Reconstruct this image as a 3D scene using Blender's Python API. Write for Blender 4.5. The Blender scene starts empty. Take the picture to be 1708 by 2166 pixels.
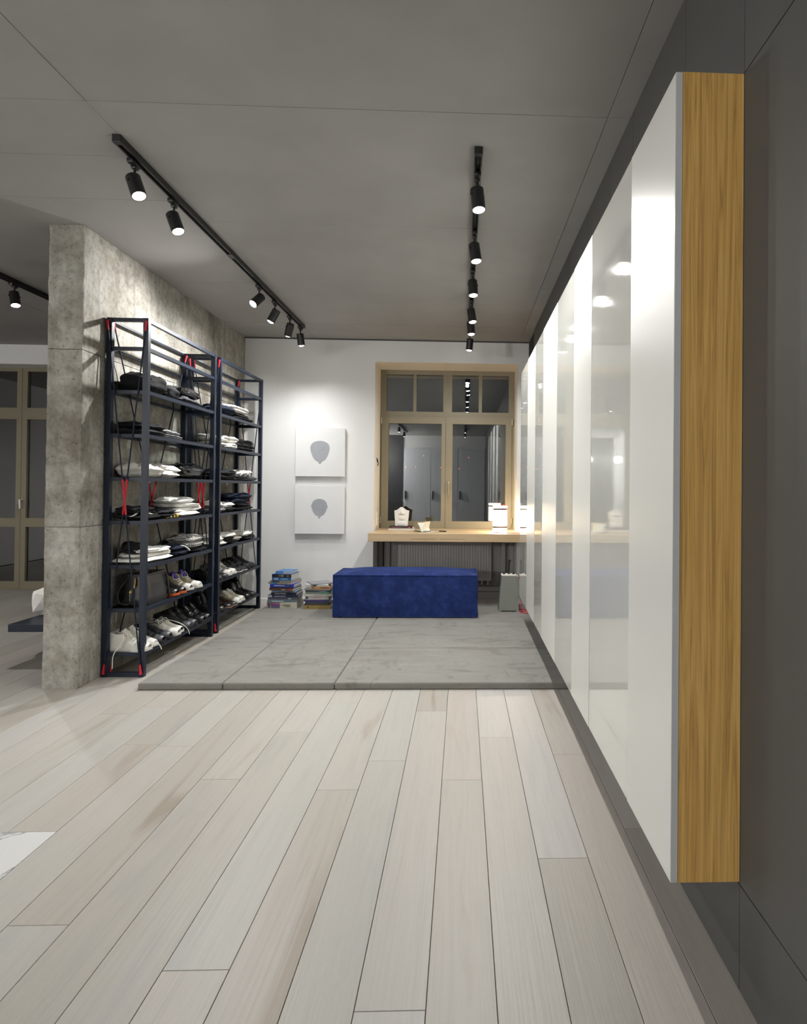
import bpy, math, random
from mathutils import Vector, Matrix, noise
random.seed(7)
S = bpy.context.scene
COL = S.collection
PI = math.pi

# ------------------------------------------------------------------ camera
EYE = 1.25
YAW, PITCH, ROLL = -0.0389, 0.0094, 0.0098
FPX, PPX, PPY = 1350.0, 1031.34, 1020.11
fwd = Vector((-math.sin(YAW) * math.cos(PITCH), math.cos(YAW) * math.cos(PITCH), math.sin(PITCH)))
rgt0 = Vector((math.cos(YAW), math.sin(YAW), 0)); up0 = rgt0.cross(fwd)
rgt = rgt0 * math.cos(ROLL) + up0 * math.sin(ROLL)
upv = -rgt0 * math.sin(ROLL) + up0 * math.cos(ROLL)
cam = bpy.data.cameras.new('camera'); camo = bpy.data.objects.new('camera', cam); COL.objects.link(camo)
cam.sensor_fit = 'HORIZONTAL'; cam.sensor_width = 36.0; cam.lens = FPX / 1708 * 36
cam.shift_x = (854 - PPX) / 1708; cam.shift_y = (PPY - 1083) / 1708
cam.clip_start = 0.02; cam.clip_end = 500
camo.matrix_world = Matrix(((rgt.x, upv.x, -fwd.x, 0), (rgt.y, upv.y, -fwd.y, 0), (rgt.z, upv.z, -fwd.z, EYE), (0, 0, 0, 1)))
S.camera = camo

# ------------------------------------------------------------------ night sky outside, exposure
W = bpy.data.worlds.new('night'); S.world = W; W.use_nodes = True
W.node_tree.nodes['Background'].inputs[0].default_value = (0.006, 0.007, 0.010, 1)
W.node_tree.nodes['Background'].inputs[1].default_value = 1.0
S.view_settings.view_transform = 'Standard'; S.view_settings.look = 'None'
S.view_settings.gamma = 1.0; S.view_settings.use_curve_mapping = False
S.view_settings.exposure = 0.28
S.cycles.max_bounces = 6; S.cycles.diffuse_bounces = 3; S.cycles.glossy_bounces = 3; S.cycles.transmission_bounces = 2; S.cycles.transparent_max_bounces = 12
S.cycles.caustics_reflective = False; S.cycles.caustics_refractive = False; S.cycles.adaptive_threshold = 0.06
SPOT_W = 66.0          # one track spotlight
FILL_GLOW = 275.0         # radiance of the fill globes added behind the viewer

# ------------------------------------------------------------------ room numbers (metres)
H = 2.844              # ceiling
YB = 6.909             # back wall
XW = 0.704             # right wall
XC0, XC1 = -2.551, -2.3385   # concrete wall
YC = 4.0               # its near end
YR = -4.8              # wall behind the camera
XL = -7.0              # outer wall of the left room
YF = 7.5               # far wall of the left room

# ------------------------------------------------------------------ materials
MATS = {}
def nmat(name):
    m = bpy.data.materials.new(name); m.use_nodes = True
    nt = m.node_tree; b = nt.nodes['Principled BSDF']
    MATS[name] = m
    return m, nt, b
def sset(b, **k):
    for n, v in k.items():
        b.inputs[n.replace('_', ' ')].default_value = v
def simple(name, col, rough=0.5, metal=0.0, var=0.0, scale=20.0, bump=0.0, spec=None, sheen=0.0, coat=0.0):
    m, nt, b = nmat(name)
    c = (col[0], col[1], col[2], 1)
    b.inputs['Base Color'].default_value = c
    b.inputs['Roughness'].default_value = rough; b.inputs['Metallic'].default_value = metal
    if spec is not None: b.inputs['Specular IOR Level'].default_value = spec
    if sheen: b.inputs['Sheen Weight'].default_value = sheen
    if coat: b.inputs['Coat Weight'].default_value = coat
    if not (var or bump): return m
    tc = nt.nodes.new('ShaderNodeTexCoord')
    n = nt.nodes.new('ShaderNodeTexNoise'); n.inputs['Scale'].default_value = scale; n.inputs['Detail'].default_value = 4
    nt.links.new(tc.outputs['Object'], n.inputs['Vector'])
    if var:
        mx = nt.nodes.new('ShaderNodeMix'); mx.data_type = 'RGBA'
        mx.inputs['A'].default_value = tuple(x * (1 - var) for x in c[:3]) + (1,)
        mx.inputs['B'].default_value = tuple(min(1, x * (1 + var)) for x in c[:3]) + (1,)
        nt.links.new(n.outputs['Fac'], mx.inputs['Factor']); nt.links.new(mx.outputs['Result'], b.inputs['Base Color'])
    if bump:
        bp = nt.nodes.new('ShaderNodeBump'); bp.inputs['Strength'].default_value = bump; bp.inputs['Distance'].default_value = 0.01
        nt.links.new(n.outputs['Fac'], bp.inputs['Height']); nt.links.new(bp.outputs['Normal'], b.inputs['Normal'])
    return m
def emis(name, col, strength):
    m, nt, b = nmat(name)
    b.inputs['Base Color'].default_value = (*col, 1)
    b.inputs['Emission Color'].default_value = (*col, 1); b.inputs['Emission Strength'].default_value = strength
    return m
def mapping(nt, scale, coord='Object', rnd=False):
    tc = nt.nodes.new('ShaderNodeTexCoord'); mp = nt.nodes.new('ShaderNodeMapping')
    mp.inputs['Scale'].default_value = scale
    if rnd:
        oi = nt.nodes.new('ShaderNodeObjectInfo'); ml = nt.nodes.new('ShaderNodeMath'); ml.operation = 'MULTIPLY'; ml.inputs[1].default_value = 41.0
        nt.links.new(oi.outputs['Random'], ml.inputs[0])
        ad = nt.nodes.new('ShaderNodeVectorMath'); ad.operation = 'ADD'
        nt.links.new(tc.outputs[coord], ad.inputs[0]); nt.links.new(ml.outputs[0], ad.inputs[1])
        nt.links.new(ad.outputs[0], mp.inputs['Vector'])
    else:
        nt.links.new(tc.outputs[coord], mp.inputs['Vector'])
    return mp
def tex(nt, vec, scale, detail=4, rough=0.55, dist=0.0, kind='Noise'):
    n = nt.nodes.new('ShaderNodeTex' + kind); n.inputs['Scale'].default_value = scale
    if kind == 'Noise':
        n.inputs['Detail'].default_value = detail; n.inputs['Roughness'].default_value = rough; n.inputs['Distortion'].default_value = dist
    nt.links.new(vec.outputs[0], n.inputs['Vector'])
    return n
def ramp(nt, src, stops):
    r = nt.nodes.new('ShaderNodeValToRGB'); e = r.color_ramp.elements
    while len(e) < len(stops): e.new(0.5)
    for i, (p, c) in enumerate(stops):
        e[i].position = p; e[i].color = (*c, 1) if isinstance(c, tuple) else (c, c, c, 1)
    nt.links.new(src, r.inputs['Fac'])
    return r.outputs['Color']
def mix(nt, a, b, fac, mode='MIX'):
    m = nt.nodes.new('ShaderNodeMix'); m.data_type = 'RGBA'; m.blend_type = mode
    for sock, v in (('A', a), ('B', b), ('Factor', fac)):
        if isinstance(v, bpy.types.NodeSocket): nt.links.new(v, m.inputs[sock])
        elif sock == 'Factor': m.inputs[sock].default_value = v
        else: m.inputs[sock].default_value = (*v, 1)
    return m.outputs['Result']
def bump(nt, b, h, strength, dist=0.01):
    bp = nt.nodes.new('ShaderNodeBump'); bp.inputs['Strength'].default_value = strength; bp.inputs['Distance'].default_value = dist
    nt.links.new(h, bp.inputs['Height']); nt.links.new(bp.outputs['Normal'], b.inputs['Normal'])

def wood_floor():
    m, nt, b = nmat('whitewashed oak plank')
    oi = nt.nodes.new('ShaderNodeObjectInfo')
    base = ramp(nt, oi.outputs['Random'], [(0.0, (0.355, 0.325, 0.283)), (0.2, (0.405, 0.382, 0.352)), (0.4, (0.35, 0.328, 0.292)), (0.6, (0.405, 0.370, 0.335)), (0.8, (0.385, 0.372, 0.342)), (1.0, (0.43, 0.413, 0.392))])
    mp = mapping(nt, (26, 1.1, 26), rnd=True); g = tex(nt, mp, 1.0, 4, 0.65, 1.6)
    grain = ramp(nt, g.outputs['Fac'], [(0.30, 0.86), (0.5, 0.99), (0.75, 1.05)])
    c1 = mix(nt, base, grain, 0.55, 'MULTIPLY')
    mp2 = mapping(nt, (7, 0.75, 7), rnd=True); k = tex(nt, mp2, 1.0, 3, 0.5, 0.8)
    stain = ramp(nt, k.outputs['Fac'], [(0.24, (0.74, 0.68, 0.60)), (0.37, (1, 1, 1)), (0.60, (1, 1, 1)), (0.78, (0.88, 0.92, 0.97))])
    c2 = mix(nt, c1, stain, 0.8, 'MULTIPLY')
    nt.links.new(c2, b.inputs['Base Color'])
    mp3 = mapping(nt, (120, 2.0, 120), rnd=True); f = tex(nt, mp3, 1.0, 1)
    bump(nt, b, f.outputs['Fac'], 0.12, 0.004)
    sset(b, Roughness=0.42); b.inputs['Specular IOR Level'].default_value = 0.35
    return m
def oak():
    m, nt, b = nmat('golden oak veneer')
    mp = mapping(nt, (46, 46, 1.0)); g = tex(nt, mp, 1.0, 8, 0.62, 2.4)
    base = ramp(nt, g.outputs['Fac'], [(0.30, (0.34, 0.185, 0.052)), (0.46, (0.62, 0.37, 0.108)), (0.62, (0.74, 0.475, 0.16)), (0.8, (0.57, 0.33, 0.095))])
    mp2 = mapping(nt, (150, 150, 1.6)); f = tex(nt, mp2, 1.0, 3)
    pores = ramp(nt, f.outputs['Fac'], [(0.33, 0.72), (0.5, 1.0)])
    nt.links.new(mix(nt, base, pores, 0.6, 'MULTIPLY'), b.inputs['Base Color'])
    sset(b, Roughness=0.5)
    return m
def desk_oak():
    m, nt, b = nmat('pale oak desk')
    mp = mapping(nt, (1.2, 40, 40)); g = tex(nt, mp, 1.0, 5, 0.6, 0.6)
    nt.links.new(ramp(nt, g.outputs['Fac'], [(0.3, (0.50, 0.355, 0.20)), (0.7, (0.60, 0.445, 0.27))]), b.inputs['Base Color'])
    sset(b, Roughness=0.42)
    return m
def concrete(name, tint=1.0):
    m, nt, b = nmat(name)
    mp = mapping(nt, (1, 1, 1)); mps = mapping(nt, (5, 5, 0.55))
    a = tex(nt, mp, 2.3, 4, 0.66, 0.4); s = tex(nt, mps, 2.2, 4, 0.6); f = tex(nt, mp, 30, 5, 0.74)
    base = ramp(nt, a.outputs['Fac'], [(0.32, (0.145 * tint, 0.130 * tint, 0.106 * tint)), (0.46, (0.26 * tint, 0.246 * tint, 0.216 * tint)), (0.60, (0.34 * tint, 0.327 * tint, 0.296 * tint)), (0.74, (0.42 * tint, 0.410 * tint, 0.38 * tint))])
    st = ramp(nt, s.outputs['Fac'], [(0.32, (0.62, 0.60, 0.55)), (0.5, (1, 1, 1)), (0.7, (1.12, 1.1, 1.06))])
    c = mix(nt, base, st, 0.75, 'MULTIPLY')
    fine = ramp(nt, f.outputs['Fac'], [(0.36, 0.50), (0.47, 0.95), (0.64, 1.18)])
    c = mix(nt, c, fine, 0.60, 'MULTIPLY')
    mid = tex(nt, mp, 8.5, 3, 0.62, 0.6)
    c = mix(nt, c, ramp(nt, mid.outputs['Fac'], [(0.33, (0.55, 0.52, 0.46)), (0.5, (1, 1, 1)), (0.68, (1.18, 1.17, 1.14))]), 0.42, 'MULTIPLY')
    v = tex(nt, mp, 24, kind='Voronoi')
    pore = ramp(nt, v.outputs['Distance'], [(0.07, 0.22), (0.12, 1.0)])
    c = mix(nt, c, pore, 0.85, 'MULTIPLY')
    n2 = tex(nt, mapping(nt, (1, 3.4, 2.0)), 1.6, 3, 0.5)
    pl = ramp(nt, n2.outputs['Fac'], [(0.63, 0.0), (0.64, 1.0)])
    sx = nt.nodes.new('ShaderNodeSeparateXYZ'); nt.links.new(mp.outputs[0], sx.inputs[0])
    def gt(sock, v):
        q = nt.nodes.new('ShaderNodeMath'); q.operation = 'GREATER_THAN'; q.inputs[1].default_value = v; nt.links.new(sock, q.inputs[0]); return q.outputs[0]
    def mul(p, q):
        w = nt.nodes.new('ShaderNodeMath'); w.operation = 'MULTIPLY'; nt.links.new(p, w.inputs[0]); nt.links.new(q, w.inputs[1]); return w.outputs[0]
    inv = nt.nodes.new('ShaderNodeMath'); inv.operation = 'SUBTRACT'; inv.inputs[0].default_value = 1.0; nt.links.new(gt(sx.outputs[2], 1.72), inv.inputs[1])
    pl = mul(pl, mul(mul(gt(sx.outputs[0], -2.35), gt(sx.outputs[1], 4.42)), inv.outputs[0]))
    c = mix(nt, c, (0.56 * tint, 0.555 * tint, 0.52 * tint), pl)
    nt.links.new(c, b.inputs['Base Color'])
    bump(nt, b, f.outputs['Fac'], 0.35, 0.008)
    sset(b, Roughness=0.82)
    return m
def ceiling_mat():
    m, nt, b = nmat('grey painted ceiling slab')
    mp = mapping(nt, (1, 1, 1)); a = tex(nt, mp, 1.4, 3, 0.6); f = tex(nt, mapping(nt, (1, 4, 1)), 30, 2)
    base = ramp(nt, a.outputs['Fac'], [(0.3, (0.315, 0.307, 0.293)), (0.7, (0.365, 0.357, 0.343))])
    sp = ramp(nt, f.outputs['Fac'], [(0.22, 0.80), (0.30, 1.0)])
    nt.links.new(mix(nt, base, sp, 0.7, 'MULTIPLY'), b.inputs['Base Color'])
    sset(b, Roughness=0.75)
    return m
def suede():
    m, nt, b = nmat('grey suede')
    mp = mapping(nt, (1, 2.6, 1), rnd=True); a = tex(nt, mp, 2.1, 4, 0.68, 1.4)
    mp2 = mapping(nt, (2.6, 1, 1), rnd=True); a2 = tex(nt, mp2, 3.4, 3, 0.6, 1.8)
    nap = ramp(nt, a.outputs['Fac'], [(0.36, (0.148, 0.140, 0.125)), (0.44, (0.190, 0.183, 0.166)), (0.58, (0.205, 0.198, 0.180)), (0.7, (0.230, 0.222, 0.204))])
    strokes = ramp(nt, a2.outputs['Fac'], [(0.34, 0.78), (0.41, 1.0)])
    nt.links.new(mix(nt, nap, strokes, 0.8, 'MULTIPLY'), b.inputs['Base Color'])
    sset(b, Roughness=0.95); b.inputs['Sheen Weight'].default_value = 0.25; b.inputs['Specular IOR Level'].default_value = 0.1
    return m
def velvet():
    m, nt, b = nmat('royal blue velvet')
    mp = mapping(nt, (1, 1, 1)); a = tex(nt, mp, 8.0, 8, 0.74, 0.25)
    nt.links.new(ramp(nt, a.outputs['Fac'], [(0.30, (0.008, 0.016, 0.072)), (0.5, (0.014, 0.028, 0.118)), (0.7, (0.027, 0.052, 0.195))]), b.inputs['Base Color'])
    sset(b, Roughness=0.85); b.inputs['Sheen Weight'].default_value = 0.12; b.inputs['Sheen Roughness'].default_value = 0.4
    b.inputs['Sheen Tint'].default_value = (0.22, 0.32, 0.75, 1); b.inputs['Specular IOR Level'].default_value = 0.15
    f = tex(nt, mp, 220, 2); bump(nt, b, f.outputs['Fac'], 0.2, 0.003)
    return m
def marble():
    m, nt, b = nmat('white veined marble')
    mp = mapping(nt, (1, 1, 1), 'Object'); a = tex(nt, mp, 1.7, 9, 0.6, 2.2)
    nt.links.new(ramp(nt, a.outputs['Fac'], [(0.47, (0.60, 0.60, 0.60)), (0.497, (0.33, 0.33, 0.34)), (0.505, (0.33, 0.33, 0.34)), (0.53, (0.62, 0.62, 0.61))]), b.inputs['Base Color'])
    sset(b, Roughness=0.15)
    return m
def cloth(name, col, rough=0.85, stripes=None, weave=260, sheen=0.2, gloss=0.0):
    m, nt, b = nmat(name)
    mp = mapping(nt, (1, 1, 1)); a = tex(nt, mp, 9, 4, 0.6, 0.6)
    if max(col) < 0.1: sheen = 0.0
    lo = tuple(c * 0.80 for c in col); hi = tuple(min(1, c * 1.12) for c in col)
    c = ramp(nt, a.outputs['Fac'], [(0.3, lo), (0.7, hi)])
    if stripes:
        col2, sc, axis, width = stripes
        w = nt.nodes.new('ShaderNodeTexWave'); w.bands_direction = axis; w.inputs['Scale'].default_value = sc; w.inputs['Distortion'].default_value = 1.5; w.inputs['Detail Scale'].default_value = 2
        nt.links.new(mp.outputs[0], w.inputs['Vector'])
        c = mix(nt, c, col2, ramp(nt, w.outputs['Fac'], [(width, 0.0), (width + 0.06, 1.0)]))
    nt.links.new(c, b.inputs['Base Color'])
    sset(b, Roughness=rough); b.inputs['Sheen Weight'].default_value = sheen; b.inputs['Specular IOR Level'].default_value = (0.12 if max(col) < 0.1 else 0.25) + gloss
    f = tex(nt, mp, weave, 2); bump(nt, b, f.outputs['Fac'], 0.15, 0.003)
    return m
def glassmat(name, ior, tint=(1, 1, 1), rough=0.0):
    m = bpy.data.materials.new(name); m.use_nodes = True; nt = m.node_tree; MATS[name] = m
    nt.nodes.remove(nt.nodes['Principled BSDF']); out = nt.nodes['Material Output']
    t = nt.nodes.new('ShaderNodeBsdfTransparent'); t.inputs[0].default_value = (*tint, 1)
    g = nt.nodes.new('ShaderNodeBsdfGlossy'); g.inputs['Roughness'].default_value = rough
    fr = nt.nodes.new('ShaderNodeFresnel'); fr.inputs['IOR'].default_value = ior
    mx = nt.nodes.new('ShaderNodeMixShader')
    nt.links.new(fr.outputs[0], mx.inputs[0]); nt.links.new(t.outputs[0], mx.inputs[1]); nt.links.new(g.outputs[0], mx.inputs[2])
    nt.links.new(mx.outputs[0], out.inputs['Surface'])
    return m

M_PLANK = wood_floor(); M_OAK = oak(); M_DESK = desk_oak(); M_CONC = concrete('raw concrete', 1.12); M_CEIL = ceiling_mat()
M_SUEDE = suede(); M_VELVET = velvet(); M_MARBLE = marble()
M_WALL = simple('white wall paint', (0.80, 0.80, 0.795), 0.75)
M_REVEAL = simple('cream reveal paint', (0.86, 0.79, 0.68), 0.75, var=0.02, scale=3)
M_GREYWALL = simple('matte charcoal panel', (0.080, 0.080, 0.076), 0.55)
M_GAP = simple('dark joint', (0.02, 0.02, 0.02), 0.9)
M_CJOINT = simple('ceiling joint filler', (0.10, 0.095, 0.09), 0.9)
M_SUB = simple('dark underlay', (0.10, 0.075, 0.05), 0.9)
M_SATIN = simple('white satin lacquer', (0.66, 0.66, 0.625), 0.33, scale=2)
M_GLOSS = simple('white high gloss lacquer', (0.66, 0.665, 0.62), 0.04, coat=0.6)
M_EDGE = simple('grey aluminium edge', (0.52, 0.535, 0.55), 0.4)
M_BLACK = simple('black powder coat', (0.012, 0.012, 0.013), 0.38)
M_NAVY = simple('dark navy steel', (0.009, 0.015, 0.030), 0.42, spec=0.35)
M_RED = simple('red sleeve', (0.55, 0.012, 0.03), 0.5)
M_SHELFGLASS = glassmat('clear shelf glass', 1.5, (0.95, 0.975, 0.965))
M_PANE = glassmat('window pane', 2.9, (0.85, 0.88, 0.88))
M_FRAME = simple('olive brown window frame', (0.25, 0.218, 0.150), 0.45, var=0.03, scale=4)
M_OPAL = emis('fill globe glass', (1.0, 0.985, 0.955), FILL_GLOW)
M_GLOW = emis('lit lens', (1.0, 0.97, 0.90), 40)
M_GLOW.cycles.emission_sampling = 'NONE'
M_SHADE = emis('lit paper shade', (1.0, 0.82, 0.56), 26.0)
M_CANVAS = simple('white canvas', (0.78, 0.78, 0.78), 0.8, bump=0.04, scale=300)
M_HEADGREY = simple('blue grey relief', (0.36, 0.38, 0.41), 0.7, var=0.12, scale=60, bump=0.2)
M_RADI = simple('radiator enamel', (0.58, 0.57, 0.55), 0.4)
M_NICHE = simple('niche shade grey', (0.42, 0.41, 0.39), 0.7)  # niche walls are whitish; this grey carries the shade under the desk
M_PLASTER = simple('white plaster', (0.78, 0.76, 0.73), 0.8, var=0.03, scale=30, bump=0.1)
M_TOWER = simple('grey green enamel', (0.21, 0.22, 0.195), 0.5, var=0.06, scale=12)
M_PAPER = simple('cream paper', (0.72, 0.70, 0.62), 0.85)
M_PAGES = simple('book pages', (0.62, 0.60, 0.56), 0.9, var=0.12, scale=200)
M_CHROME = simple('chrome', (0.7, 0.7, 0.7), 0.15, metal=1)
M_GOLD = simple('gold hardware', (0.75, 0.52, 0.2), 0.25, metal=1)
M_REARWHITE = simple('pale grey glazed partition', (0.70, 0.72, 0.76), 0.35)
M_REARDARK = simple('dark rear opening', (0.05, 0.05, 0.05), 0.6)
M_BRASSH = simple('brushed handle', (0.42, 0.37, 0.27), 0.35, metal=0.7)

# ------------------------------------------------------------------ mesh helpers
class MB:
    def __init__(s): s.v = []; s.f = []
    def add(s, vs, fs, mtx=None):
        o = len(s.v)
        s.v += [tuple(mtx @ Vector(v)) if mtx else tuple(v) for v in vs]
        s.f += [tuple(i + o for i in f) for f in fs]
        return s
    def box(s, x0, x1, y0, y1, z0, z1, mtx=None):
        vs = [(x0, y0, z0), (x1, y0, z0), (x1, y1, z0), (x0, y1, z0), (x0, y0, z1), (x1, y0, z1), (x1, y1, z1), (x0, y1, z1)]
        return s.add(vs, [(0, 3, 2, 1), (4, 5, 6, 7), (0, 1, 5, 4), (1, 2, 6, 5), (2, 3, 7, 6), (3, 0, 4, 7)], mtx)
    def rbox(s, x0, x1, y0, y1, z0, z1, r, n=3, mtx=None):
        """box with all edges rounded: a cube-sphere pushed out to the corners"""
        c = [(x0 + x1) / 2, (y0 + y1) / 2, (z0 + z1) / 2]; h = [(x1 - x0) / 2 - r, (y1 - y0) / 2 - r, (z1 - z0) / 2 - r]
        g = [-1 + 2 * i / (2 * n - 1) if False else i for i in range(2 * n)]
        ang = [-PI / 4 + (PI / 2) * (i if i < n else i - 1) / (2 * n - 2) for i in range(2 * n)]
        sgn = [-1 if i < n else 1 for i in range(2 * n)]
        for ax in range(3):
            for sd in (-1, 1):
                vs = []; fs = []
                for i in range(2 * n):
                    for j in range(2 * n):
                        d = [0, 0, 0]; d[ax] = sd; d[(ax + 1) % 3] = math.tan(ang[i]); d[(ax + 2) % 3] = math.tan(ang[j])
                        q = Vector(d).normalized() * r
                        p = [0, 0, 0]; p[ax] = c[ax] + sd * h[ax] + q[ax]
                        p[(ax + 1) % 3] = c[(ax + 1) % 3] + sgn[i] * h[(ax + 1) % 3] + q[(ax + 1) % 3]
                        p[(ax + 2) % 3] = c[(ax + 2) % 3] + sgn[j] * h[(ax + 2) % 3] + q[(ax + 2) % 3]
                        vs.append(p)
                k = 2 * n
                for i in range(k - 1):
                    for j in range(k - 1):
                        f = (i * k + j, (i + 1) * k + j, (i + 1) * k + j + 1, i * k + j + 1)
                        fs.append(f if sd > 0 else f[::-1])
                s.add(vs, fs, mtx)
        return s
    def ring_loft(s, rings, caps=True, closed=True):
        n = len(rings[0]); vs = [p for r in rings for p in r]; fs = []
        for i in range(len(rings) - 1):
            for j in range(n if closed else n - 1):
                a, b = i * n + j, i * n + (j + 1) % n
                fs.append((a, b, b + n, a + n))
        if caps:
            fs.append(tuple(range(n))[::-1]); fs.append(tuple(range((len(rings) - 1) * n, len(rings) * n)))
        return s.add(vs, fs)
    def tube(s, pts, r, n=8, caps=True, smooth=0):
        P = [Vector(p) for p in pts]
        if smooth:
            Q = []
            for i in range(len(P) - 1):
                p0, p1, p2, p3 = P[max(i - 1, 0)], P[i], P[i + 1], P[min(i + 2, len(P) - 1)]
                for k in range(smooth):
                    t = k / smooth
                    Q.append(0.5 * ((2 * p1) + (p2 - p0) * t + (2 * p0 - 5 * p1 + 4 * p2 - p3) * t * t + (3 * p1 - p0 - 3 * p2 + p3) * t ** 3))
            P = Q + [P[-1]]
        rings = []; prev = None
        for i, p in enumerate(P):
            t = (P[min(i + 1, len(P) - 1)] - P[max(i - 1, 0)]).normalized()
            if prev is None:
                u = t.orthogonal().normalized()
            else:
                u = (prev - t * prev.dot(t)); u = u.normalized() if u.length > 1e-6 else t.orthogonal().normalized()
            prev = u; w = t.cross(u)
            rr = r(i / (len(P) - 1)) if callable(r) else r
            rings.append([p + (u * math.cos(2 * PI * k / n) + w * math.sin(2 * PI * k / n)) * rr for k in range(n)])
        return s.ring_loft(rings, caps)
    def lathe(s, prof, n=20, mtx=None, caps=True):
        t = MB(); t.ring_loft([[(r * math.cos(2 * PI * k / n), r * math.sin(2 * PI * k / n), z) for k in range(n)] for r, z in prof], caps)
        return s.add(t.v, t.f, mtx)
    def prism(s, outline, z0, z1, mtx=None):
        n = len(outline)
        vs = [(x, y, z0) for x, y in outline] + [(x, y, z1) for x, y in outline]
        return s.add(vs, [tuple(range(n))[::-1], tuple(range(n, 2 * n))] + [(i, (i + 1) % n, (i + 1) % n + n, i + n) for i in range(n)], mtx)
    def mesh(s, name, mat, smooth=False):
        me = bpy.data.meshes.new(name); me.from_pydata(s.v, [], s.f); me.update()
        if mat: me.materials.append(mat)
        if smooth:
            me.polygons.foreach_set('use_smooth', [True] * len(me.polygons))
            try: me.set_sharp_from_angle(angle=math.radians(42))
            except Exception: pass
        return me
    def build(s, name, mat, parent=None, smooth=False, loc=None, rot=None):
        return obj(name, s.mesh(name, mat, smooth), parent, loc, rot)
def obj(name, data, parent=None, loc=None, rot=None):
    o = bpy.data.objects.new(name, data); COL.objects.link(o)
    if parent: o.parent = parent
    if loc is not None: o.location = loc
    if rot is not None: o.rotation_euler = rot
    return o
def tag(o, label=None, cat=None, group=None, kind=None):
    if label: o['label'] = label
    if cat: o['category'] = cat
    if group: o['group'] = group
    if kind: o['kind'] = kind
    return o
def thing(name, label, cat, loc=(0, 0, 0), rz=0, group=None):
    return tag(obj(name, None, None, loc, (0, 0, rz)), label, cat, group)
def structure(o, label, cat):
    return tag(o, label, cat, kind='structure')
def lettering(text, size, mat, parent, loc, rot, depth=0.0004, name='lettering'):
    cu = bpy.data.curves.new(name, 'FONT'); cu.body = text; cu.size = size; cu.extrude = depth; cu.align_x = 'CENTER'; cu.align_y = 'CENTER'
    tmp = bpy.data.objects.new('tmp', cu); COL.objects.link(tmp)
    dg = bpy.context.evaluated_depsgraph_get(); me = bpy.data.meshes.new_from_object(tmp.evaluated_get(dg))
    bpy.data.objects.remove(tmp); me.materials.clear(); me.materials.append(mat)
    return obj(name, me, parent, loc, rot)

# ================================================================== THE SETTING
# ---- floor: planks and marble tiles on a dark underlay
floor = structure(MB().box(XL, 0.72, YR, 7.82, -0.06, -0.0125).build('floor', M_SUB), 'whitewashed oak plank floor running away to the window', 'floor')
PW, PX0 = 0.1714, 0.0965
JOINT = {-9: 3.121, -8: 1.867, -7: 2.770, -6: 3.291, -5: 1.685, -4: 2.666, -3: 2.943, -2: 3.593, -1: 2.748, 0: 3.210, 1: 2.161, 2: 2.999, 3: 2.347}
PLANK_CACHE = {}
def plank(x0, x1, y0, y1):
    key = (round(x1 - x0, 3), round(y1 - y0, 3))
    if key not in PLANK_CACHE:
        w, l = key; g = 0.0007; c = 0.0010
        m = MB(); a, b = -w / 2 + g, w / 2 - g; d, e = -l / 2 + g, l / 2 - g
        m.add([(a, d, -0.012), (b, d, -0.012), (b, e, -0.012), (a, e, -0.012), (a, d, -c), (b, d, -c), (b, e, -c), (a, e, -c),
               (a + c, d + c, 0), (b - c, d + c, 0), (b - c, e - c, 0), (a + c, e - c, 0)],
              [(0, 1, 5, 4), (1, 2, 6, 5), (2, 3, 7, 6), (3, 0, 4, 7), (4, 5, 9, 8), (5, 6, 10, 9), (6, 7, 11, 10), (7, 4, 8, 11), (8, 9, 10, 11)])
        PLANK_CACHE[key] = m.mesh('plank', M_PLANK)
    obj('plank', PLANK_CACHE[key], floor, ((x0 + x1) / 2, (y0 + y1) / 2, 0))
PL = 2.05
for k in range(-41, 4):
    xa = PX0 + PW * k; xb = min(xa + PW, XW + 0.004)
    if xa < XL: continue
    j0 = JOINT.get(k, random.uniform(2.4, 4.4))
    lo = 2.365 if k <= -10 else YR
    hi = 7.80 if xb < XC1 else 7.42
    js = [j0 + PL * i for i in range(-5, 4)]
    cuts = [lo] + [j for j in js if lo + 0.25 < j < hi - 0.25] + [hi]
    for y0, y1 in zip(cuts, cuts[1:]):
        plank(xa, xb, y0, y1)
xm = PX0 - 9 * PW
for i in range(3):
    for j in range(3):
        x1 = xm - i * 1.2; y1 = 2.365 - j * 0.9
        MB().box(x1 - 1.198, x1 - 0.001, y1 - 0.898, y1 - 0.001, -0.012, 0).build('marble_tile', M_MARBLE, floor)
MB().box(XL, xm - 3.6, YR, 2.364, -0.012, -0.0005).build('screed', M_NICHE, floor)
MB().box(xm - 3.6, xm, YR, -0.336, -0.012, -0.0005).build('screed', M_NICHE, floor)

# ---- ceiling slabs with open joints
ceil = structure(MB().box(XL, 0.74, YR, 7.82, H + 0.02, H + 0.12).build('ceiling', M_CJOINT), 'grey painted concrete slab ceiling with fine joints', 'ceiling')
g = 0.0013
def slabs(x0, x1, ys):
    for a, b in zip(ys, ys[1:]):
        dz = random.uniform(0, 0.0016)
        MB().box(x0 + g, x1 - g, a + g, b - g, H + dz, H + 0.025).build('ceiling_slab', M_CEIL, ceil)
rows = [YR, -3.3, -2.1, -0.9, 0.3, 1.5, 2.702, 3.905, 5.06, 6.3, 6.74, 7.80]
slabs(-1.582, 0.607, rows)
slabs(0.607, 0.73, [YR, -0.9, 1.5, 2.702, 3.905, 5.06, 6.74, 7.80])
slabs(-3.9, -1.582, [YR, -2.1, 0.3, 2.702, 3.155, 3.633, 5.06, 6.3, 7.80])
slabs(XL, -3.9, [YR, -2.1, 0.3, 2.702, 5.06, 7.80])

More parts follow.
